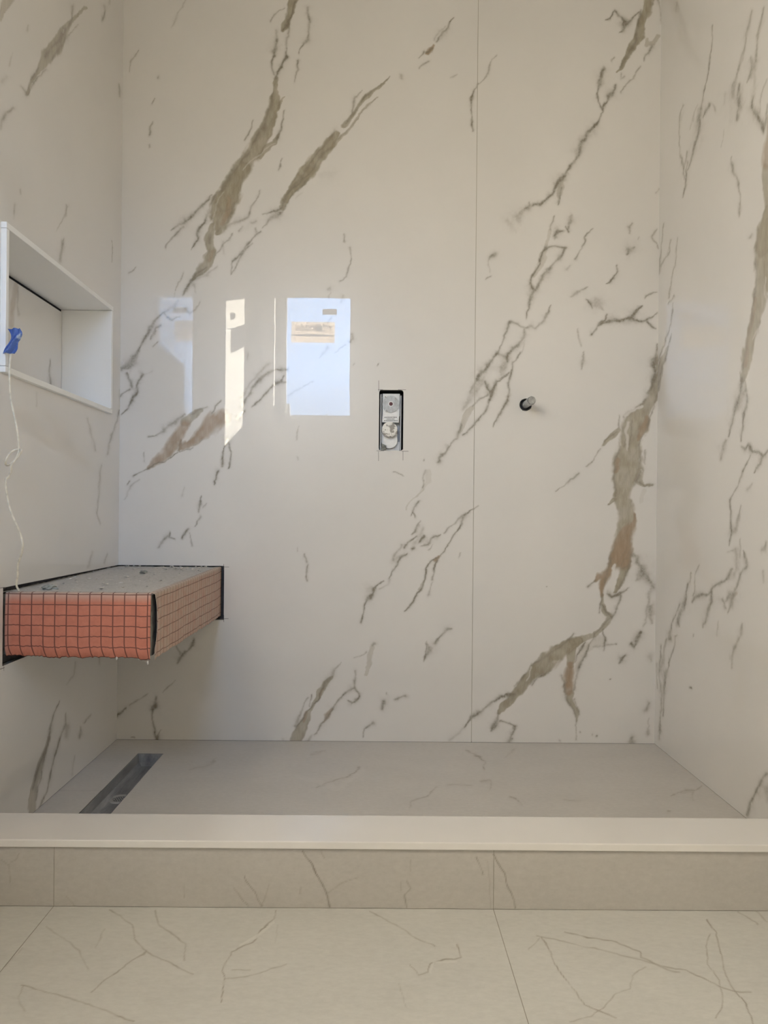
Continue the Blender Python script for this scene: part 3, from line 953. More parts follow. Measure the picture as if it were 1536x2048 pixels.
def grid(a, b, step, *marks):
    s = set()
    cuts = sorted([a, b] + [m_ for m_ in marks if a < m_ < b])
    out = [cuts[0]]
    for p, q in zip(cuts[:-1], cuts[1:]):
        n = max(1, int(round((q - p) / step))); out += list(np.linspace(p, q, n + 1)[1:])
    return np.array(out)

# ------------------------------------------------------------ the room shell
XL, XR = -0.7185, 0.8075
ZB = -0.012
ZC = 2.62
S1 = -0.72                       # joint between the two slabs of each side wall
BB0, BB1, BBX = 0.3415, 0.4945, -0.4190      # opening cut for the bench: bottom, top, right edge
def rects_minus(a0, a1, b0, b1, hole):
    h0, h1, g0, g1 = hole
    return [(a0, h0, b0, b1), (h1, a1, b0, b1), (h0, h1, b0, g0), (h0, h1, g1, b1)]
vh0 = on(1, 0, 758.5, 779.5); vh1 = on(1, 0, 806, 901.5)
VX0, VX1, VZ0, VZ1 = vh0[0], vh1[0], vh1[2], vh0[2]
bm = bmesh.new()
for (a0, a1, b0, b1) in rects_minus(XL - 0.16, XR + 0.1, -0.06, ZC, (VX0 - .004, VX1 + .004, VZ0 - .004, VZ1 + .004)):
    box(bm, a0, a1, 0.0125, 0.09, b0, b1)
wall_back = tag(bm_obj('wall_back', bm, M_DARK), kind='structure')
bm = bmesh.new()
NY0, NY1, NZ0, NZ1 = -0.702, -0.092, 0.911, 1.2005
for (a0, a1, b0, b1) in rects_minus(YW, 0.0125, -0.06, ZC, (NY0 + .003, NY1 - .003, NZ0 + .003, NZ1 - .003)):
    box(bm, XL - 0.14, XL - 0.0125, a0, a1, b0, b1)
wall_left = tag(bm_obj('wall_left', bm, M_DARK), kind='structure')
wall_right = tag(boxo('wall_right', (XR + 0.0125, XR + 0.1, YW, 0.0125, -0.06, ZC), M_DARK), kind='structure')
bm = bmesh.new()
for (a0, a1, b0, b1) in rects_minus(XL - 0.14, XR + 0.1, -0.06, ZC, (WL, WR, WB, WT)):
    box(bm, a0, a1, YW - 0.20, YW, b0, b1)
wall_front = tag(bm_obj('wall_front', bm, M_PAINT), kind='structure')
ceiling = tag(boxo('ceiling', (XL - 0.14, XR + 0.1, YW - 0.20, 0.09, ZC, ZC + 0.08), M_CEIL), kind='structure')
floor = tag(boxo('floor', (XL - 0.14, XR + 0.1, YW - 0.20, 0.09, -0.12, -0.06), M_GROUT), kind='structure')

ST = 0.0023
XJ = 0.2867
pc = on(1, 0, 1051.3, 809.5)
zs = np.concatenate([grid(0.0006, 2.16, ST, BB0, BB1), np.linspace(2.16, ZC, 70)[1:]])
xs = grid(XL, XJ - 0.0008, ST, BBX)
vc = ((VX0 + VX1) / 2, (VZ0 + VZ1) / 2, (VX1 - VX0) / 2, (VZ1 - VZ0) / 2, 0.008)
build_slab('slab', M_MARBLE, wall_back, 1, 0.0, xs, zs, 'b', holes=[(XL - 1, BBX, BB0, BB1)], rnd=[vc])
xs = grid(XJ + 0.0008, XR, ST)
build_slab('slab', M_MARBLE, wall_back, 1, 0.0, xs, zs, 'b', rnd=[(pc[0], pc[2], 0.0178, 0.0178, 0.0178)])
boxo('joint', (XJ - 0.0008, XJ + 0.0008, 0.0007, 0.012, 0.002, ZC), plain('joint_grout', (0.42, 0.40, 0.35), .9), wall_back)
zs = np.concatenate([grid(0.0006, 2.16, 0.0027, BB0, BB1, NZ0 + .003, NZ1 - .003), np.linspace(2.16, ZC, 50)[1:]])
ys = grid(S1, 0.0, 0.003, -0.681, NY0 + .003, NY1 - .003)
build_slab('slab', M_MARBLE, wall_left, 0, XL, ys, zs, 'l', holes=[(-0.681, 1, BB0, BB1), (NY0 + .003, NY1 - .003, NZ0 + .003, NZ1 - .003)], tsign=-1, flip=False)
zs2 = np.linspace(0.002, ZC, 60)
build_slab('slab', M_MARBLE2, wall_left, 0, XL, np.linspace(-0.868, S1 - 0.0012, 20), zs2, '-', tsign=-1)
boxo('drywall', (XL - 0.0125, XL - 0.001, YW, -0.8695, ZB + .0004, ZC), M_PAINT, wall_left)
zs = np.concatenate([grid(0.0006, 2.16, 0.0027), np.linspace(2.16, ZC, 50)[1:]])
build_slab('slab', M_MARBLE, wall_right, 0, XR, grid(S1, 0.0, 0.003), zs, 'r', tsign=1, flip=True)
build_slab('slab', M_MARBLE2, wall_right, 0, XR, np.linspace(-1.02, S1 - 0.0012, 40), zs2, '-', tsign=1, flip=True)
boxo('drywall', (XR + 0.001, XR + 0.0125, YW, -1.0215, ZB + .0004, ZC), M_PAINT, wall_right)

# floors: each tile a piece of its own
TJ = (-0.5235, 0.2075)
def trio(name, mat, axis, val, a, b, vs, wall, parent, step, thick, tsign):
    cuts = [a, TJ[0], TJ[1], b]
    for p, q in zip(cuts[:-1], cuts[1:]):
        build_slab(name, mat, parent, axis, val, grid(p + (0.0006 if p != a else 0), q - (0.0006 if q != b else 0), step), vs, wall, thick=thick, tsign=tsign, flip=(axis == 2 and False))
trio('tile', M_FLOOR, 2, ZB, XL, XR, np.concatenate([grid(-1.28, -0.9035, 0.0018), ]), 'f', floor, 0.0018, 0.012, -1)
for p, q in ((XL + .001, TJ[0] - .0004), (TJ[0] + .0004, TJ[1] - .0004), (TJ[1] + .0004, XR - .001)):
    build_slab('tile', M_FLOOR, floor, 2, ZB, np.linspace(p, q, 20), np.linspace(YW, -1.2815, 30), '-', thick=0.012, tsign=-1)
M_JOINT = plain('tile_joint', (0.36, 0.34, 0.30), .9)
for x_ in TJ: boxo('joint', (x_ - .0006, x_ + .0006, YW, -0.9035, ZB - .011, ZB - .0003), M_JOINT, floor)
boxo('mortar_bed', (XL, XR, YW, -0.80, -0.058, ZB - 0.0015), M_GROUT, floor)
DX0, DX1, DY0, DY1 = -0.6205, -0.5525, -0.72, -0.124
STY = float(on(2, 0, 155, 1581)[1])
build_slab('tile', M_SHFLOOR, floor, 2, 0.0, grid(XL, DX0 - .001, 0.004), grid(-0.7975, STY - .0006, 0.004), 's', thick=0.012, tsign=-1)
build_slab('tile', M_SHFLOOR, floor, 2, 0.0, grid(XL, XR, 0.0035, DX0, DX1), grid(-0.7975, -0.0003, 0.0035, DY0, DY1, STY), 's', holes=[(DX0, DX1, DY0, DY1), (XL - 1, DX0, -1, STY)], thick=0.012, tsign=-1)
bm = bmesh.new()
box(bm, XL, DX0 - .004, -0.80, 0.012, -0.058, -0.0135); box(bm, DX1 + .004, XR, -0.80, 0.012, -0.058, -0.0135)
box(bm, DX0 - .004, DX1 + .004, DY1 + .004, 0.012, -0.058, -0.0135); box(bm, DX0 - .004, DX1 + .004, -0.80, DY0 - .004, -0.058, -0.0135)
bm_obj('mortar_bed', bm, M_GROUT, floor)

# ------------------------------------------------------------ curb
t = thing('shower_curb', 'low tiled curb with a white quartz sill across the shower', 'curb', (0, -0.85, ZB))
boxo('core', (XL, XR, -0.8905, -0.8115, ZB, 0.087), M_GROUT, t)
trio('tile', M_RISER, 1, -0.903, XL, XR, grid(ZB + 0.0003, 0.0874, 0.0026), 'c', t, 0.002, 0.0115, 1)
boxo('tile', (XL, XR, -0.8105, -0.7995, 0.001, 0.087), M_SHFLOOR, t)
bm = bmesh.new(); box(bm, XL, XR, -0.9085, -0.7945, 0.0880, 0.1005, bev=0.0016, seg=3)
for x_ in TJ: boxo('joint', (x_ - .0006, x_ + .0006, -0.9027, -0.8915, ZB + .0004, 0.087), M_JOINT, t)
s_ = bm_obj('sill', bm, M_CURB, t); tag(s_, 'white quartz sill')
rebase(t)

# ------------------------------------------------------------ linear drain
M_STEEL = NT('dull_steel'); M_STEEL.set(Metallic=0.45, Roughness=0.5)
mp = M_STEEL.n('ShaderNodeMapping'); M_STEEL.l(M_STEEL.obj(), mp.inputs[0]); mp.inputs['Scale'].default_value = (18, 3, 10)
M_STEEL.col(M_STEEL.ramp(M_STEEL.noise(2.5, 6, 0.65, mp.outputs[0]), [(0.3, (0.22, 0.225, 0.235)), (0.55, (0.38, 0.385, 0.40)), (0.75, (0.56, 0.56, 0.56))]))
M_STEEL = M_STEEL.m
M_STEELD = plain('strainer_steel', (0.50, 0.50, 0.49), 0.4, 0.35)
t = thing('linear_drain', 'long open steel drain channel let into the shower floor', 'drain', ((DX0 + DX1) / 2, STY, -0.05))
bm = bmesh.new()
x0, x1, y0, y1 = DX0 + .001, DX1 - .001, DY0 + .001, DY1 - .001
zt, zb = -0.0008, -0.032
ring = lambda d, z: [bm.verts.new(p) for p in ((x0 + d, y0 + d, z), (x1 - d, y0 + d, z), (x1 - d, y1 - d, z), (x0 + d, y1 - d, z))]
R0 = ring(0, zt); R1 = ring(0.0015, zt); R2 = ring(0.003, zb + 0.010); R3 = ring(0.012, zb + 0.002)
R4 = [bm.verts.new(p) for p in ((x0 + .022, STY - .03, zb), (x1 - .022, STY - .03, zb), (x1 - .022, STY + .03, zb), (x0 + .022, STY + .03, zb))]
R5 = ring(0, -0.05)
for A, B in ((R0, R1), (R1, R2), (R2, R3), (R3, R4), (R5, R0)):
    for i in range(4): bm.faces.new((A[i], A[(i + 1) % 4], B[(i + 1) % 4], B[i]))
bm.faces.new(R4); bm.faces.new(R5)
bm_obj('channel', bm, M_STEEL, t)
sy = STY + 0.022; sxx = on(2, -0.031, 240, 1598)[0]; sy = on(2, -0.031, 240, 1598)[1]
bm = bmesh.new()
N = 40
for (ra, rb, za, zb2) in ((0.0285, 0.026, -0.0318, -0.0295), (0.026, 0.0185, -0.0295, -0.0300), (0.0185, 0.0165, -0.0300, -0.0316)):
    A = [bm.verts.new((sxx + ra * math.cos(2 * math.pi * i / N), sy + ra * math.sin(2 * math.pi * i / N), za)) for i in range(N)]
    B = [bm.verts.new((sxx + rb * math.cos(2 * math.pi * i / N), sy + rb * math.sin(2 * math.pi * i / N), zb2)) for i in range(N)]
    for i in range(N): bm.faces.new((A[i], A[(i + 1) % N], B[(i + 1) % N], B[i]))
bm_obj('strainer_rim', bm, M_STEELD, t)
# perforated strainer: a disc of small rings around holes
st_ = boxo('strainer', (sxx - .001, sxx + .001, sy - .001, sy + .001, -0.0317, -0.0316), M_DARK, t)
bm = bmesh.new(); cyl(bm, (sxx, sy, -0.0319), (sxx, sy, -0.0313), 0.0168, seg=32)
me = bpy.data.meshes.new('strainer'); bm.to_mesh(me); bm.free(); me.materials.append(M_DARK); st_.data = me
bm = bmesh.new()
hp = 0.0056
for i in range(-3, 4):
    for j in range(-3, 4):
        cx_ = i * hp + (j % 2) * hp / 2; cy_ = j * hp * 0.87
        if math.hypot(cx_, cy_) > 0.0150: continue
        for k in range(6):
            a0 = math.pi / 6 + k * math.pi / 3; a1 = a0 + math.pi / 3
            pts = []
            for (a, r_) in ((a0, hp * .577), (a1, hp * .577), (a1, hp * .36), (a0, hp * .36)):
                pts.append(bm.verts.new((sxx + cx_ + r_ * math.cos(a), sy + cy_ + r_ * math.sin(a), -0.0308)))
            bm.faces.new(pts)
bm_obj('strainer_grate', bm, M_STEELD, t)
rebase(t)

# ------------------------------------------------------------ niche in the left wall
t = thing('wall_niche', 'recessed wall niche edged with white trim above the bench', 'niche', (XL - 0.06, -0.37, NZ0))
XF = XL + 0.0105; XBK = -0.842; TK = 0.012
def panel(name, b, mat=None): return boxo(name, b, mat or M_TRIM, t, bev=0.0012)
panel('top_panel', (XBK - .004, XF, NY0, NY1, NZ1 - TK, NZ1)).location.z += 0
panel('bottom_panel', (XBK - .004, XF, NY0, NY1, NZ0, NZ0 + TK))
panel('side_panel', (XBK - .004, XF, NY1 - TK, NY1, NZ0 + TK + .0006, NZ1 - TK - .0006))
panel('side_panel', (XBK - .004, XF, NY0, NY0 + TK, NZ0 + TK + .0006, NZ1 - TK - .0006))
bk = build_slab('back_panel', M_MARBLE, t, 0, XBK, grid(NY0 + TK + .0008, NY1 - TK - .0015, 0.004), grid(NZ0 + TK + .0005, NZ1 - TK - .0075, 0.004), 'n', tsign=-1, thick=0.008)
tag(bk, 'polished marble-look back panel')
boxo('backing', (XBK - .012, XBK - .0085, NY0, NY1, NZ0, NZ1), M_DARK, t)
rebase(t)

# ------------------------------------------------------------ bench
def membrane(name, dust):
    q = NT(name); q.set(Roughness=0.75)
    uv = q.n('ShaderNodeUVMap'); uv.uv_map = 'UVMap'
    sp = q.n('ShaderNodeSeparateXYZ'); q.l(uv.outputs[0], sp.inputs[0])
    def line(o, w):
        f = q.math('ABSOLUTE', q.math('SUBTRACT', q.math('FRACT', o), 0.5))
        return q.math('LESS_THAN', f, w)
    L = q.math('MAXIMUM', line(sp.outputs['X'], 0.050), line(sp.outputs['Y'], 0.046))
    L = q.math('MULTIPLY', L, 0.92)
    base = q.ramp(q.noise(55, 6, 0.65), [(0.25, (0.43, 0.135, 0.085)), (0.75, (0.56, 0.195, 0.125))])
    fib = q.ramp(q.noise(240, 6, 0.8, None, 1.5), [(0.58, (0, 0, 0)), (0.78, (0.35, 0.35, 0.35))])
    base = q.mix(fib, base, (0.74, 0.42, 0.33))
    dn = q.ramp(q.noise(38, 7, 0.7), [(0.36, (dust * .8,) * 3), (0.66, (min(1, dust * 1.25 + .02),) * 3)])
    c = q.mix(q.math('MINIMUM', q.math('ADD', dn, q.attr('dust')), 0.93), base, (0.52, 0.44, 0.37))
    c = q.mix(q.math('MULTIPLY', L, q.ramp(q.noise(30, 4), [(0.25, (.55,) * 3 if dust > .3 else (.9,) * 3), (0.6, (.85,) * 3 if dust > .3 else (1,) * 3)])), c, (0.12, 0.04, 0.03) if dust < .3 else (0.13, 0.065, 0.05))
    q.col(c); q.bump(q.noise(140, 5, 0.7), 0.35, 0.0012)
    return q.m
M_MEM = membrane('orange_membrane', 0.04); M_MEM2 = membrane('dusty_membrane', 0.72)
tq = NT('dusty_screed'); tq.set(Roughness=0.95)
tq.col(tq.mix(tq.ramp(tq.noise(130, 6, 0.75), [(0.3, (0, 0, 0)), (0.7, (1, 1, 1))]), (0.50, 0.475, 0.44), (0.68, 0.65, 0.61)))
tq.bump(tq.noise(180, 6, 0.75), 0.9, 0.003)
M_SCREED = tq.m
M_CORE = plain('grey_foam_board', (0.30, 0.31, 0.29), 0.9, var=0.4, scale=45, bump=0.8, bdist=0.003)
BX1, BYF = -0.4300, -0.672
BTOP, BBOT = 0.4845, 0.356
def zt_(y): return BTOP + .0062 * (y - BYF) / (-BYF)
t = thing('shower_bench', 'unfinished corner bench wrapped in orange gridded membrane under the niche', 'bench', (-0.58, -0.33, BBOT))
boxo('core', (XL - 0.0120, BX1 - .004, BYF + .009, 0.0120, BBOT + .005, BTOP - .004), M_CORE, t)
# screed top: uneven surface
nx, ny = 70, 150
xs = np.linspace(XL - 0.0115, BX1 - .001, nx); ys = np.linspace(BYF + .001, 0.0115, ny)
X, Y = np.meshgrid(xs, ys, indexing='ij')
Z = BTOP + .0062 * (Y - BYF) / (-BYF) + (vn(X * 70, Y * 70, 21) - .5) * .0020 + (vn(X * 260, Y * 260, 22) - .5) * .0012
Z -= 0.0025 * np.clip((X - (BX1 - .008)) / .007, 0, 1) ** 2
V_ = np.stack([X, Y, Z], -1).reshape(-1, 3)
Fc = [(i * ny + j, (i + 1) * ny + j, (i + 1) * ny + j + 1, i * ny + j + 1) for i in range(nx - 1) for j in range(ny - 1)]
n0 = len(V_)
bmv = [tuple(v) for v in V_] + [(xs[0], ys[0], BTOP - .003), (xs[-1], ys[0], BTOP - .006), (xs[-1], ys[-1], BTOP - .006), (xs[0], ys[-1], BTOP - .003)]
mesh_obj('top_screed', bmv, Fc, M_SCREED, t, smooth=True)
def sheet(name, fn, nu, nv, uvf, mat, dustf, parent):
    verts, faces, uvs, du = [], [], [], []
    for i in range(nu + 1):
        for j in range(nv + 1):
            a, b = i / nu, j / nv
            verts.append(fn(a, b)); uvs.append(uvf(a, b)); du.append(dustf(a, b))
    for i in range(nu):
        for j in range(nv):
            faces.append((i * (nv + 1) + j, (i + 1) * (nv + 1) + j, (i + 1) * (nv + 1) + j + 1, i * (nv + 1) + j + 1))
    o = mesh_obj(name, verts, faces, mat, parent, smooth=True)
    me = o.data; l = me.uv_layers.new(name='UVMap')
    for lp in me.loops: l.data[lp.index].uv = uvs[lp.vertex_index]
    a = me.attributes.new('dust', 'FLOAT', 'POINT'); a.data.foreach_set('value', np.array(du, np.float32))
    sm = o.modifiers.new('thickness', 'SOLIDIFY'); sm.thickness = 0.0007; sm.offset = 1
    return o
def s1(x, s): return float(vn(np.array([x]), np.array([s * 3.7]), 31)[0]) - .5
W_ = (BX1 - .0025) - (XL + .001)
def front(a, b):                                    # a: left to right, b: top to bottom
    x = XL + .001 + a * W_
    if b < 0.06:                                    # folded over the top edge
        k = b / 0.06
        return (x, BYF + .014 * (1 - k) ** 1.0, BTOP + .0012 - .0012 * k * k + .0006 * s1(x * 90, 1))
    k = (b - .06) / .94
    droop = 0.004 * s1(x * 22, 2) * k
    z = BTOP - k * (0.1255 + 0.003 * a + 0.004 * s1(x * 60, 3) + 0.0025 * s1(x * 250, 4))
    y = BYF - .0015 - .003 * math.sin(k * 3.1) * (0.5 + s1(x * 14, 5))
    if k > .80:
        kk = (k - .80) / .20
        y += .0065 * kk ** 1.4 * (1.0 - .75 * a ** 6) - .004 * math.sin(kk * 3) * 0.6
    y -= .006 * max(0, (a - .95) / .05) * max(0, (k - .8) / .2)
    return (x, y, z)
def fuv(a, b):
    x = a * W_; k = (b - .06) / .94
    sh = 0.22 * max(0, (k - .78) / .22) ** 1.2
    return (x / 0.0227 - 0.28 + 0.5 - sh, -(k * 6.15) + 0.5 - 0.88 + 0.08 * s1(a * 6, 7) + 7)
fm = sheet('membrane', front, 160, 70, fuv, M_MEM, lambda a, b: (1.0 * max(0, 1 - b / .20) ** 1.0 + 0.25 * max(0, 1 - abs(a - .0) / .05)), t)
tag(fm, 'clean orange membrane on the front face')
YB = 0.011
def sidef(a, b):                                    # a: front to back, b: top to bottom
    y = BYF + .004 + a * (YB - BYF - .004)
    if b < 0.05:
        k = b / .05
        return (BX1 - .010 * (1 - k) + .0005, y, zt_(y) + .0008 + .0008 * s1(y * 80, 11))
    k = (b - .05) / .95
    z = zt_(y) - k * (0.1310 + 0.008 * a + .003 * s1(y * 50, 12)) + .0005
    x = BX1 + .0012 + .0016 * s1(y * 30, 13) * k
    fl = max(0, 1 - a / .035)
    x += .006 * fl * math.sin(min(1, k * 1.2) * 3.1) + .003 * fl
    return (x, y, z)
sm_ = sheet('membrane', sidef, 200, 50, lambda a, b: (a * 29.2 + .2 + .06 * s1(a * 30 + b * 3, 15), -b * 6.3 + 7.4 + .10 * s1(a * 9, 14)), M_MEM2, lambda a, b: 0.5 * max(0, 1 - b / .12) + .25 * max(0, 1 - a / .03), t)
tag(sm_, 'dust-covered membrane on the right side')
def blob(bm, c, r, sq=(1, 1, 1), jit=.3, sub=2, seed=0):
    rr = random.Random(seed)
    q = bmesh.ops.create_icosphere(bm, subdivisions=sub, radius=r)
    for v in q['verts']:
        k = 1 + (rr.random() - .5) * 2 * jit
        v.co = Vector((c[0] + v.co.x * k * sq[0], c[1] + v.co.y * k * sq[1], c[2] + v.co.z * k * sq[2]))
M_MORT = plain('mortar', (0.60, 0.57, 0.53), 0.95, var=.25, scale=90)
for k, (px_, py_) in enumerate(((232, 1321), (276, 1321), (294, 1330))):
    p = on(1, BYF - .001, px_, py_ - 4); bm = bmesh.new(); blob(bm, (p[0], p[1] + .004, p[2]), .0028, (.7, .6, 1.3), .25, 2, k); bm_obj('mortar_drip', bm, M_MORT, t)
rebase(t)
# rubble lying on the bench
def on_bench(px_, py_): return on(2, BTOP + .001, px_, py_)
p = on_bench(99, 1178)
bm = bmesh.new(); blob(bm, (p[0], p[1], BTOP + .004), .010, (1.3, 1.5, .55), .28, 3, 5); blob(bm, (p[0] + .013, p[1] - .004, BTOP + .002), .006, (1.2, 1, .5), .3, 2, 6)
tag(bm_obj('mortar_lump', bm, M_CORE), 'grey mortar lump on the front left of the bench top', 'rubble')
p = on_bench(286, 1150)
bm = bmesh.new(); blob(bm, (p[0], p[1], BTOP + .008), .0070, (1.3, 1.8, .6), .3, 2, 8)
tag(bm_obj('mortar_lump', bm, M_CORE), 'small grey mortar lump on the bench top near the back wall', 'rubble')
p = on_bench(242, 1166)
bm = bmesh.new(); box(bm, p[0] - .004, p[0] + .004, p[1] - .006, p[1] + .006, BTOP, BTOP + .0022, bev=.0005)
tag(bm_obj('stone_chip', bm, M_TRIM), 'white stone chip lying in the middle of the bench top', 'rubble')
bm = bmesh.new(); rr = random.Random(3)
for k in range(100):
    x = rr.uniform(XL, BX1 - .012); y = rr.uniform(BYF + .03, -.004) if rr.random() < .6 else rr.uniform(-.12, -.004)
    r = rr.uniform(.0008, .0034) * (1.0 if k > 18 else 1.5)
    blob(bm, (x, y, zt_(y) + .0014 + r * .6), r, (rr.uniform(.7, 1.6), rr.uniform(.8, 2.2), .5), .35, 1, k)
tag(bm_obj('mortar_crumbs', bm, M_MORT), 'scattered mortar crumbs over the dusty bench top', 'rubble', kind='stuff')

# ------------------------------------------------------------ shower valve in the back wall
cxv, czv = (VX0 + VX1) / 2, (VZ0 + VZ1) / 2
M_PLAS = plain('white_plastic', (0.86, 0.87, 0.88), 0.4, var=.05, scale=120)
M_GREYP = plain('grey_plastic', (0.42, 0.44, 0.47), 0.45)
M_DISC = plain('cast_grey', (0.55, 0.58, 0.61), 0.45, var=.18, scale=140)
tq = NT('plaster_spattered'); tq.set(Roughness=0.6)
tq.col(tq.ramp(tq.noise(46, 5, 0.6), [(0.50, (0.88, 0.87, 0.84)), (0.55, (0.36, 0.34, 0.31))])); tq.bump(tq.noise(150, 4), .5, .002)
M_SPAT = tq.m
t = thing('shower_valve', 'exposed white shower valve body in a cutout of the middle wall', 'valve', (cxv, 0.03, VZ0))
def vp(x, y, yy=0.03): return on(1, yy, x, y)
bm = bmesh.new()                                      # open box lining of the recess
box(bm, VX0 - .003, VX1 + .003, .062, .066, VZ0 - .003, VZ1 + .003)
box(bm, VX0 - .0035, VX0 - .0015, .013, .064, VZ0 - .003, VZ1 + .003); box(bm, VX1 + .0015, VX1 + .0035, .013, .064, VZ0 - .003, VZ1 + .003)
box(bm, VX0 - .003, VX1 + .003, .013, .064, VZ1 + .0015, VZ1 + .0035); box(bm, VX0 - .003, VX1 + .003, .013, .064, VZ0 - .0035, VZ0 - .0015)
bm_obj('box', bm, M_DARK, t)
a = vp(760, 790, .028); b_ = vp(803, 903, .028)
bm = bmesh.new(); box(bm, a[0] + .001, a[0] + .0045, .010, .060, VZ0 + .002, a[2]); bm_obj('rail', bm, M_GREYP, t)
bm = bmesh.new(); box(bm, b_[0] - .0055, b_[0] - .002, .010, .060, VZ0 + .002, a[2] - .004); bm_obj('rail', bm, M_GREYP, t)
a = vp(765, 787, .022); b_ = vp(799.5, 833, .022)
boxo('top_plate', (a[0], b_[0], .022, .058, b_[2], a[2]), M_PLAS, t, bev=.0012)
c = vp(781.5, 808, .018)
bm = bmesh.new(); cyl(bm, (c[0], .018, c[2]), (c[0], .024, c[2]), .0242, seg=48); d_ = bm_obj('cartridge_disc', bm, M_DISC, t); tag(d_, 'round grey disc with a dark red centre')
bm = bmesh.new(); cyl(bm, (c[0] + .0005, .0165, c[2]), (c[0] + .0005, .0185, c[2]), .0080, seg=24); bm_obj('collar', bm, M_PLAS, d_)
bm = bmesh.new(); cyl(bm, (c[0] + .0005, .0150, c[2]), (c[0] + .0005, .0168, c[2]), .0056, seg=7); bm_obj('stem', bm, plain('dark_red_stem', (0.10, 0.02, 0.025), .5), d_)
for (sx_, sz_, r_) in ((771, 794, .0022), (791.5, 798, .0034), (773.5, 821.5, .0034)):
    q = vp(sx_, sz_, .016); bm = bmesh.new(); cyl(bm, (q[0], .0150, q[2]), (q[0], .019, q[2]), r_, seg=16)
    sc_ = bm_obj('screw', bm, M_STEELD, d_); bm = bmesh.new(); box(bm, q[0] - r_ * .8, q[0] + r_ * .8, .0147, .0151, q[2] - .0005, q[2] + .0005); 
    bmesh.ops.rotate(bm, verts=bm.verts[:], cent=Vector((q[0], 0, q[2])), matrix=Matrix.Rotation(.9, 3, 'Y')); bm_obj('screw_slot', bm, M_DARK, d_)
a = vp(764, 833, .020); b_ = vp(798, 845, .020)
lab = boxo('label_plate', (a[0], b_[0], .0205, .050, b_[2], a[2] + .001), M_PLAS, t, bev=.0008)
M_INK = plain('grey_ink', (0.16, 0.16, 0.17), .8)
for r_i, (xa, xb, yy_) in enumerate(((769, 794, 834.8), (773, 789, 838.2), (768, 795, 841.4))):
    bm = bmesh.new(); rr = random.Random(r_i); x = xa
    while x < xb:
        w_ = rr.uniform(.8, 2.4); p0 = vp(x, yy_ - .8, .0204); p1 = vp(min(x + w_, xb), yy_ + .7, .0204)
        box(bm, p0[0], p1[0], .0202, .0206, p1[2], p0[2]); x += w_ + rr.uniform(.4, .9)
    bm_obj('print_line', bm, M_INK, lab)
# lower arch-shaped shroud and the capped spindle
c0 = vp(779, 860, .026); cz1 = vp(779, 881, .026)[2]
bm = bmesh.new(); R = .0228; pts = []
for i in range(25): an = math.pi + math.pi * i / 24; pts.append((c0[0] + R * math.cos(an), cz1 + R * math.sin(an)))
pts += [(c0[0] + R, vp(0, 846, .026)[2]), (c0[0] - R, vp(0, 846, .026)[2])]
A = [bm.verts.new((x, .024, z)) for x, z in pts]; B = [bm.verts.new((x, .058, z)) for x, z in pts]
bm.faces.new(A); bm.faces.new(B)
for i in range(len(pts)): bm.faces.new((A[i], A[(i + 1) % len(pts)], B[(i + 1) % len(pts)], B[i]))
bm_obj('shroud', bm, M_PLAS, t)
boxo('back_plate', (VX0 + .006, VX1 - .008, .050, .060, VZ0 + .002, vp(0, 786, .05)[2]), M_PLAS, t)
a = vp(777, 884, .045); b_ = vp(799.5, 901, .045)
boxo('foot_plate', (a[0] - .010, b_[0], .034, .058, VZ0 + .001, a[2]), M_PLAS, t, bev=.001)
c = vp(779, 858, .004)
bm = bmesh.new(); vs_ = cyl(bm, (c[0], .004, c[2] - .001), (c[0], .030, c[2] - .001), .0218, seg=48)
bmesh.ops.bevel(bm, geom=[e for e in bm.edges if all(v.co.y < .005 for v in e.verts)], offset=.003, segments=3, affect='EDGES')
k_ = bm_obj('spindle_cap', bm, M_SPAT, t); tag(k_, 'white round cap smeared with grey mortar')
bm = bmesh.new(); q = vp(765, 893, .012); blob(bm, (q[0], .020, VZ0 + .010), .011, (.9, .9, 1.0), .25, 3, 3)
bm_obj('mortar_clump', bm, M_CORE, t)
rebase(t)

# ------------------------------------------------------------ capped pipe stub
M_CHR = plain('galvanised', (0.36, 0.365, 0.37), 0.28, 0.6, var=.25, scale=90)
t = thing('pipe_stub', 'capped metal pipe stub poking out of the wall right of the valve', 'pipe', (pc[0], 0.0, pc[2]))
L_ = -0.084
bm = bmesh.new(); cyl(bm, (pc[0], .012, pc[2]), (pc[0], L_ + .022, pc[2]), .0098, seg=32); bm_obj('pipe', bm, M_CHR, t)
bm = bmesh.new()
for i in range(9): cyl(bm, (pc[0], -.004 - i * .0055, pc[2]), (pc[0], -.0065 - i * .0055, pc[2]), .0103, .0099, seg=32)
bm_obj('thread', bm, M_CHR, t)
bm = bmesh.new(); cyl(bm, (pc[0], L_ + .024, pc[2]), (pc[0], L_, pc[2]), .0126, seg=8)
bmesh.ops.rotate(bm, verts=bm.verts[:], cent=Vector((pc[0], 0, pc[2])), matrix=Matrix.Rotation(.3, 3, 'Y'))
bmesh.ops.bevel(bm, geom=bm.edges[:], offset=.0022, segments=3, affect='EDGES')
cp = bm_obj('cap', bm, M_CHR, t)
bm = bmesh.new(); N = 32
for (ra, ya, rb, yb) in ((.0178, .0005, .0165, -.0003), (.0165, -.0003, .0150, .004), (.0150, .004, .0150, .012)):
    A = [bm.verts.new((pc[0] + ra * math.cos(6.2832 * i / N), ya, pc[2] + ra * math.sin(6.2832 * i / N))) for i in range(N)]
    B = [bm.verts.new((pc[0] + rb * math.cos(6.2832 * i / N), yb, pc[2] + rb * math.sin(6.2832 * i / N))) for i in range(N)]
    for i in range(N): bm.faces.new((A[i], A[(i + 1) % N], B[(i + 1) % N], B[i]))
bm_obj('sleeve', bm, plain('grey_black_rubber', (0.07, 0.075, 0.08), .5), t)
rebase(t)

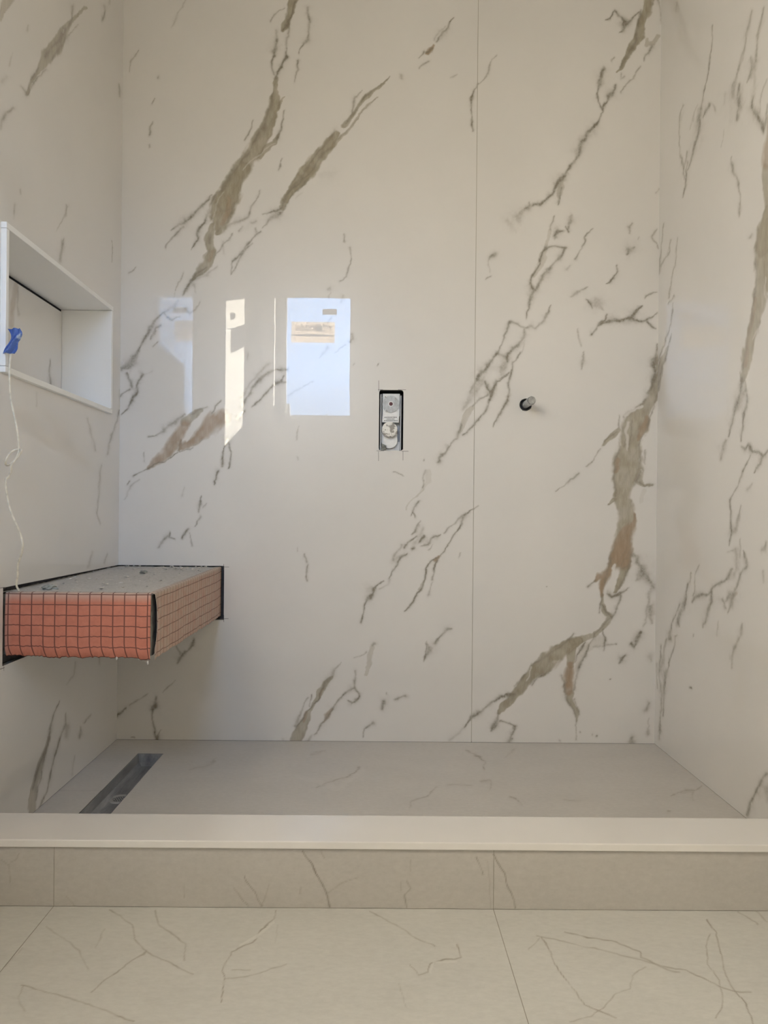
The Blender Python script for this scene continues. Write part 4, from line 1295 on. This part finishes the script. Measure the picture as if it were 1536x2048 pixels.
# ------------------------------------------------------------ pencil marks of the fitters
M_PEN = plain('pencil', (0.16, 0.15, 0.15), 0.8)
def mark(x0, y0, x1, y1, w=.00055, wall=None, axis=1, val=0.0):
    p0 = on(axis, val, x0, y0); p1 = on(axis, val, x1, y1)
    d = p1 - p0; d /= np.linalg.norm(d); nrm = np.array([0, -1.0, 0]) if axis == 1 else np.array([1.0, 0, 0])
    s = np.cross(d, nrm) * w; o_ = nrm * .00012
    mesh_obj('pencil_mark', [p0 - s + o_, p1 - s + o_, p1 + s + o_, p0 + s + o_, p0 - s, p1 - s, p1 + s, p0 + s],
             [(0, 1, 2, 3), (4, 5, 6, 7), (0, 1, 5, 4), (2, 3, 7, 6), (1, 2, 6, 5), (0, 3, 7, 4)], M_PEN, wall or wall_back)
for q in ((757.6, 761, 757.6, 783), (756, 779.4, 766, 779.4), (796, 779.4, 812, 779.6), (753, 901.6, 768, 901.8), (803, 902.4, 817, 902.6),
          (757, 903, 757, 922), (806, 903, 806, 921), (447.5, 1128, 447.5, 1140), (444, 1134, 458, 1134), (440, 1237.3, 457, 1237.3), (447.6, 1230, 447.6, 1244)): mark(*q)
mark(0, 1176.2, 9, 1174.6, .0006, wall_left, 0, XL); mark(0, 1338.5, 9, 1335, .0006, wall_left, 0, XL); mark(7.5, 1328, 7.8, 1342, .0005, wall_left, 0, XL)

# ------------------------------------------------------------ cord and tape
def tube(name, pts, r, mat, parent=None, seg=8, sub=6):
    P = [Vector(p) for p in pts]; Q = []
    for i in range(len(P) - 1):
        a = P[max(0, i - 1)]; b = P[i]; c = P[i + 1]; d = P[min(len(P) - 1, i + 2)]
        for k in range(sub):
            u = k / sub
            Q.append(0.5 * ((2 * b) + (c - a) * u + (2 * a - 5 * b + 4 * c - d) * u * u + (3 * b - a - 3 * c + d) * u ** 3))
    Q.append(P[-1])
    bm = bmesh.new(); prev = None; up = Vector((0, 1, 0))
    for i, q in enumerate(Q):
        tdir = (Q[min(i + 1, len(Q) - 1)] - Q[max(i - 1, 0)]).normalized()
        s = tdir.cross(up).normalized(); n = s.cross(tdir).normalized()
        ring = [bm.verts.new(q + (s * math.cos(6.2832 * k / seg) + n * math.sin(6.2832 * k / seg)) * r) for k in range(seg)]
        if prev:
            for k in range(seg): bm.faces.new((prev[k], prev[(k + 1) % seg], ring[(k + 1) % seg], ring[k]))
        else: bm.faces.new(ring)
        prev = ring
    bm.faces.new(prev)
    return bm_obj(name, bm, mat, parent, smooth=True)
M_CORD = plain('cream_cord', (0.72, 0.68, 0.58), 0.7, var=.15, scale=120)
cord = [(23, 700), (20, 722), (19, 742), (19.5, 770), (22, 800), (30, 838), (35, 865), (37.5, 893), (37, 905), (30, 920), (20, 928), (12.5, 930), (11.5, 921), (18, 909), (28, 901), (38, 899), (42.5, 901),
        (39, 910), (30, 920), (23, 930), (22, 942), (16, 954), (11.5, 959), (12, 975), (16, 1002), (22, 1024), (31, 1045), (42, 1072), (45, 1088), (43.5, 1106), (37, 1123), (35, 1135), (35.5, 1150), (33, 1165), (34, 1174), (38, 1181)]
CP = []
for i, (x, y) in enumerate(cord):
    yy = -0.7060 + (0.004 * math.sin(i * 1.9)) + (.006 if 7 < i < 17 and i % 2 else 0)
    if y > 1090: yy = -0.7060 + (y - 1090) / 90 * 0.046
    q = on(1, yy, x, y); q[0] = max(q[0], XL + .003); CP.append(q)
CP[-1][2] = BTOP + .003
tag(tube('cord', CP, .0020, M_CORD), 'thin cream cord hanging from the niche down to the bench', 'cord')
p = on(1, -0.703, 30, 683)
nu, nv = 14, 18; verts, faces = [], []
outline = lambda b: (-.0125 + .004 * math.sin(b * 5), .0145 - .010 * max(0, (b - .45) / .55) ** .8 + .004 * math.sin(b * 9))
for j in range(nv + 1):
    b = j / nv; l_, r_ = outline(b)
    for i in range(nu + 1):
        a = i / nu
        x = l_ + (r_ - l_) * a - (.006 * max(0, b - .6) / .4); z = .026 - b * .050 - .006 * (1 - b) * abs(a - .45)
        y = .0055 * math.sin(a * 4.2 + b * 3) + .0035 * math.sin(a * 11 + b * 7)
        verts.append((p[0] + x, p[1] - .004 + y, p[2] + z))
for j in range(nv):
    for i in range(nu): faces.append((j * (nu + 1) + i, j * (nu + 1) + i + 1, (j + 1) * (nu + 1) + i + 1, (j + 1) * (nu + 1) + i))
tq = NT('blue_tape'); tq.set(Roughness=0.5)
edge = tq.ramp(tq.noise(55, 5, .6), [(0.56, (0, 0, 0)), (0.66, (.8, .8, .8))])
tq.col(tq.mix(edge, (0.075, 0.145, 0.42), (0.50, 0.58, 0.70)))
tp = mesh_obj('masking_tape', verts, faces, tq.m, smooth=False)
sm = tp.modifiers.new('thickness', 'SOLIDIFY'); sm.thickness = 0.0006
tag(tp, 'crumpled blue masking tape holding the cord at the niche edge', 'tape')

# ------------------------------------------------------------ window (seen mirrored in the polished slabs)
win = tag(empty('window_1', ((WL + WR) / 2, YG, WB)), kind='structure')
M_VINYL = plain('white_vinyl', (0.80, 0.80, 0.79), 0.22)
GX0, GX1, GZ0, GZ1 = -0.5237, -0.1445, 1.2389, 1.9462
bm = bmesh.new()
for (a0, a1, b0, b1) in rects_minus(WL, WR, WB, WT, (GX0 - .012, GX1 + .012, GZ0 - .012, GZ1 + .012)): box(bm, a0, a1, YG - .035, YG + .012, b0, b1, bev=.002)
bm_obj('frame', bm, M_VINYL, win)
bm = bmesh.new()
for (a0, a1, b0, b1) in rects_minus(GX0 - .0125, GX1 + .0125, GZ0 - .0125, GZ1 + .0125, (GX0, GX1, GZ0, GZ1)): box(bm, a0, a1, YG - .012, YG + .010, b0, b1, bev=.002)
sash = bm_obj('sash', bm, M_VINYL, win)
gm = bpy.data.materials.new('thin_glass'); gm.use_nodes = True; g = gm.node_tree; g.nodes.clear()
out = g.nodes.new('ShaderNodeOutputMaterial'); mx = g.nodes.new('ShaderNodeMixShader'); tr = g.nodes.new('ShaderNodeBsdfTransparent'); gl = g.nodes.new('ShaderNodeBsdfGlossy')
fr = g.nodes.new('ShaderNodeFresnel'); fr.inputs[0].default_value = 1.5; gl.inputs['Roughness'].default_value = 0.0; tr.inputs[0].default_value = (.96, .98, .98, 1)
g.links.new(fr.outputs[0], mx.inputs[0]); g.links.new(tr.outputs[0], mx.inputs[1]); g.links.new(gl.outputs[0], mx.inputs[2]); g.links.new(mx.outputs[0], out.inputs[0])
boxo('pane', (GX0 - .004, GX1 + .004, YG - .002, YG + .002, GZ0 - .004, GZ1 + .004), gm, sash)
def translucent(name, c, k=.5):
    mm = bpy.data.materials.new(name); mm.use_nodes = True; n_ = mm.node_tree; n_.nodes.clear()
    o_ = n_.nodes.new('ShaderNodeOutputMaterial'); m_ = n_.nodes.new('ShaderNodeMixShader'); d_ = n_.nodes.new('ShaderNodeBsdfDiffuse'); t_ = n_.nodes.new('ShaderNodeBsdfTranslucent')
    d_.inputs[0].default_value = (*c, 1); t_.inputs[0].default_value = (*c, 1); m_.inputs[0].default_value = k
    n_.links.new(d_.outputs[0], m_.inputs[1]); n_.links.new(t_.outputs[0], m_.inputs[2]); n_.links.new(m_.outputs[0], o_.inputs[0]); return mm
def gp(x, y, yy):           # point of the mirrored window seen at pixel x, y
    d = ray(x, y); t_ = (-yy - EYE[1]) / d[1]; q = EYE + t_ * d; return q[0], q[2]
sx0, sz1 = gp(583, 643.5, YG); sx1, sz0 = gp(669, 686, YG)
st = boxo('sticker', (sx0, sx1, YG + .0022, YG + .0026, sz0, sz1), translucent('sticker_paper', (0.86, 0.77, 0.69), .65), sash)
M_LET = translucent('grey_lettering', (0.035, 0.035, 0.05), .1); M_BLU = translucent('blue_print', (0.16, 0.18, 0.36), .35)
fc = bpy.data.curves.new('lettering', 'FONT'); fc.body = 'WINDOW CITY'; fc.size = .040; fc.shear = .35; fc.extrude = .0002; fc.align_x = 'CENTER'; fc.align_y = 'CENTER'; fc.offset = .0016
tmp = bpy.data.objects.new('lettering', fc); C.objects.link(tmp); bpy.context.view_layer.update()
me = bpy.data.meshes.new_from_object(tmp.evaluated_get(bpy.context.evaluated_depsgraph_get())); bpy.data.objects.remove(tmp)
me.materials.clear(); me.materials.append(M_LET)
co_ = np.zeros(len(me.vertices) * 3, np.float32); me.vertices.foreach_get('co', co_); co_ = co_.reshape(-1, 3)
wd = co_[:, 0].max() - co_[:, 0].min(); k = (sx1 - sx0) * .86 / wd
lx, lz = gp(626, 657.5, YG)
nw = np.stack([lx + co_[:, 0] * k, YG + .0042 + co_[:, 2], lz + co_[:, 1] * .036 / (co_[:, 1].max() - co_[:, 1].min())], 1).astype(np.float32); me.vertices.foreach_set('co', nw.ravel()); me.update()
lo = bpy.data.objects.new('lettering', me); link(lo, st if False else sash)
bm = bmesh.new(); cxx, czz = gp(637, 656, YG); cyl(bm, (cxx, YG + .0036, czz), (cxx, YG + .0030, czz), .024, seg=32); 
bm_obj('round_emblem', bm, translucent('pale_blue_print', (0.34, 0.35, 0.44), .5), sash)
a = gp(589, 669, YG); b_ = gp(665, 673.5, YG); boxo('printed_bar', (a[0], b_[0], YG + .0027, YG + .0033, b_[1], a[1]), M_BLU, sash)
a = gp(645, 618.5, YG); b_ = gp(673, 630, YG); boxo('small_label', (a[0], b_[0], YG + .0022, YG + .0026, b_[1], a[1]), translucent('grey_label', (0.28, 0.27, 0.26), .4), sash)
a = gp(561, 808, YG + .02); b_ = gp(581, 834, YG + .02)
boxo('crank_cover', (a[0], b_[0] , YG + .0125, YG + .045, b_[1], a[1]), M_VINYL, sash, bev=.006)
a = gp(653, 829, YG + .02)
boxo('catch', (a[0] - .006, a[0] + .006, YG + .0125, YG + .022, a[1] - .01, a[1] + .006), M_VINYL, sash, bev=.002)
for o_ in (win,): rebase(o_)
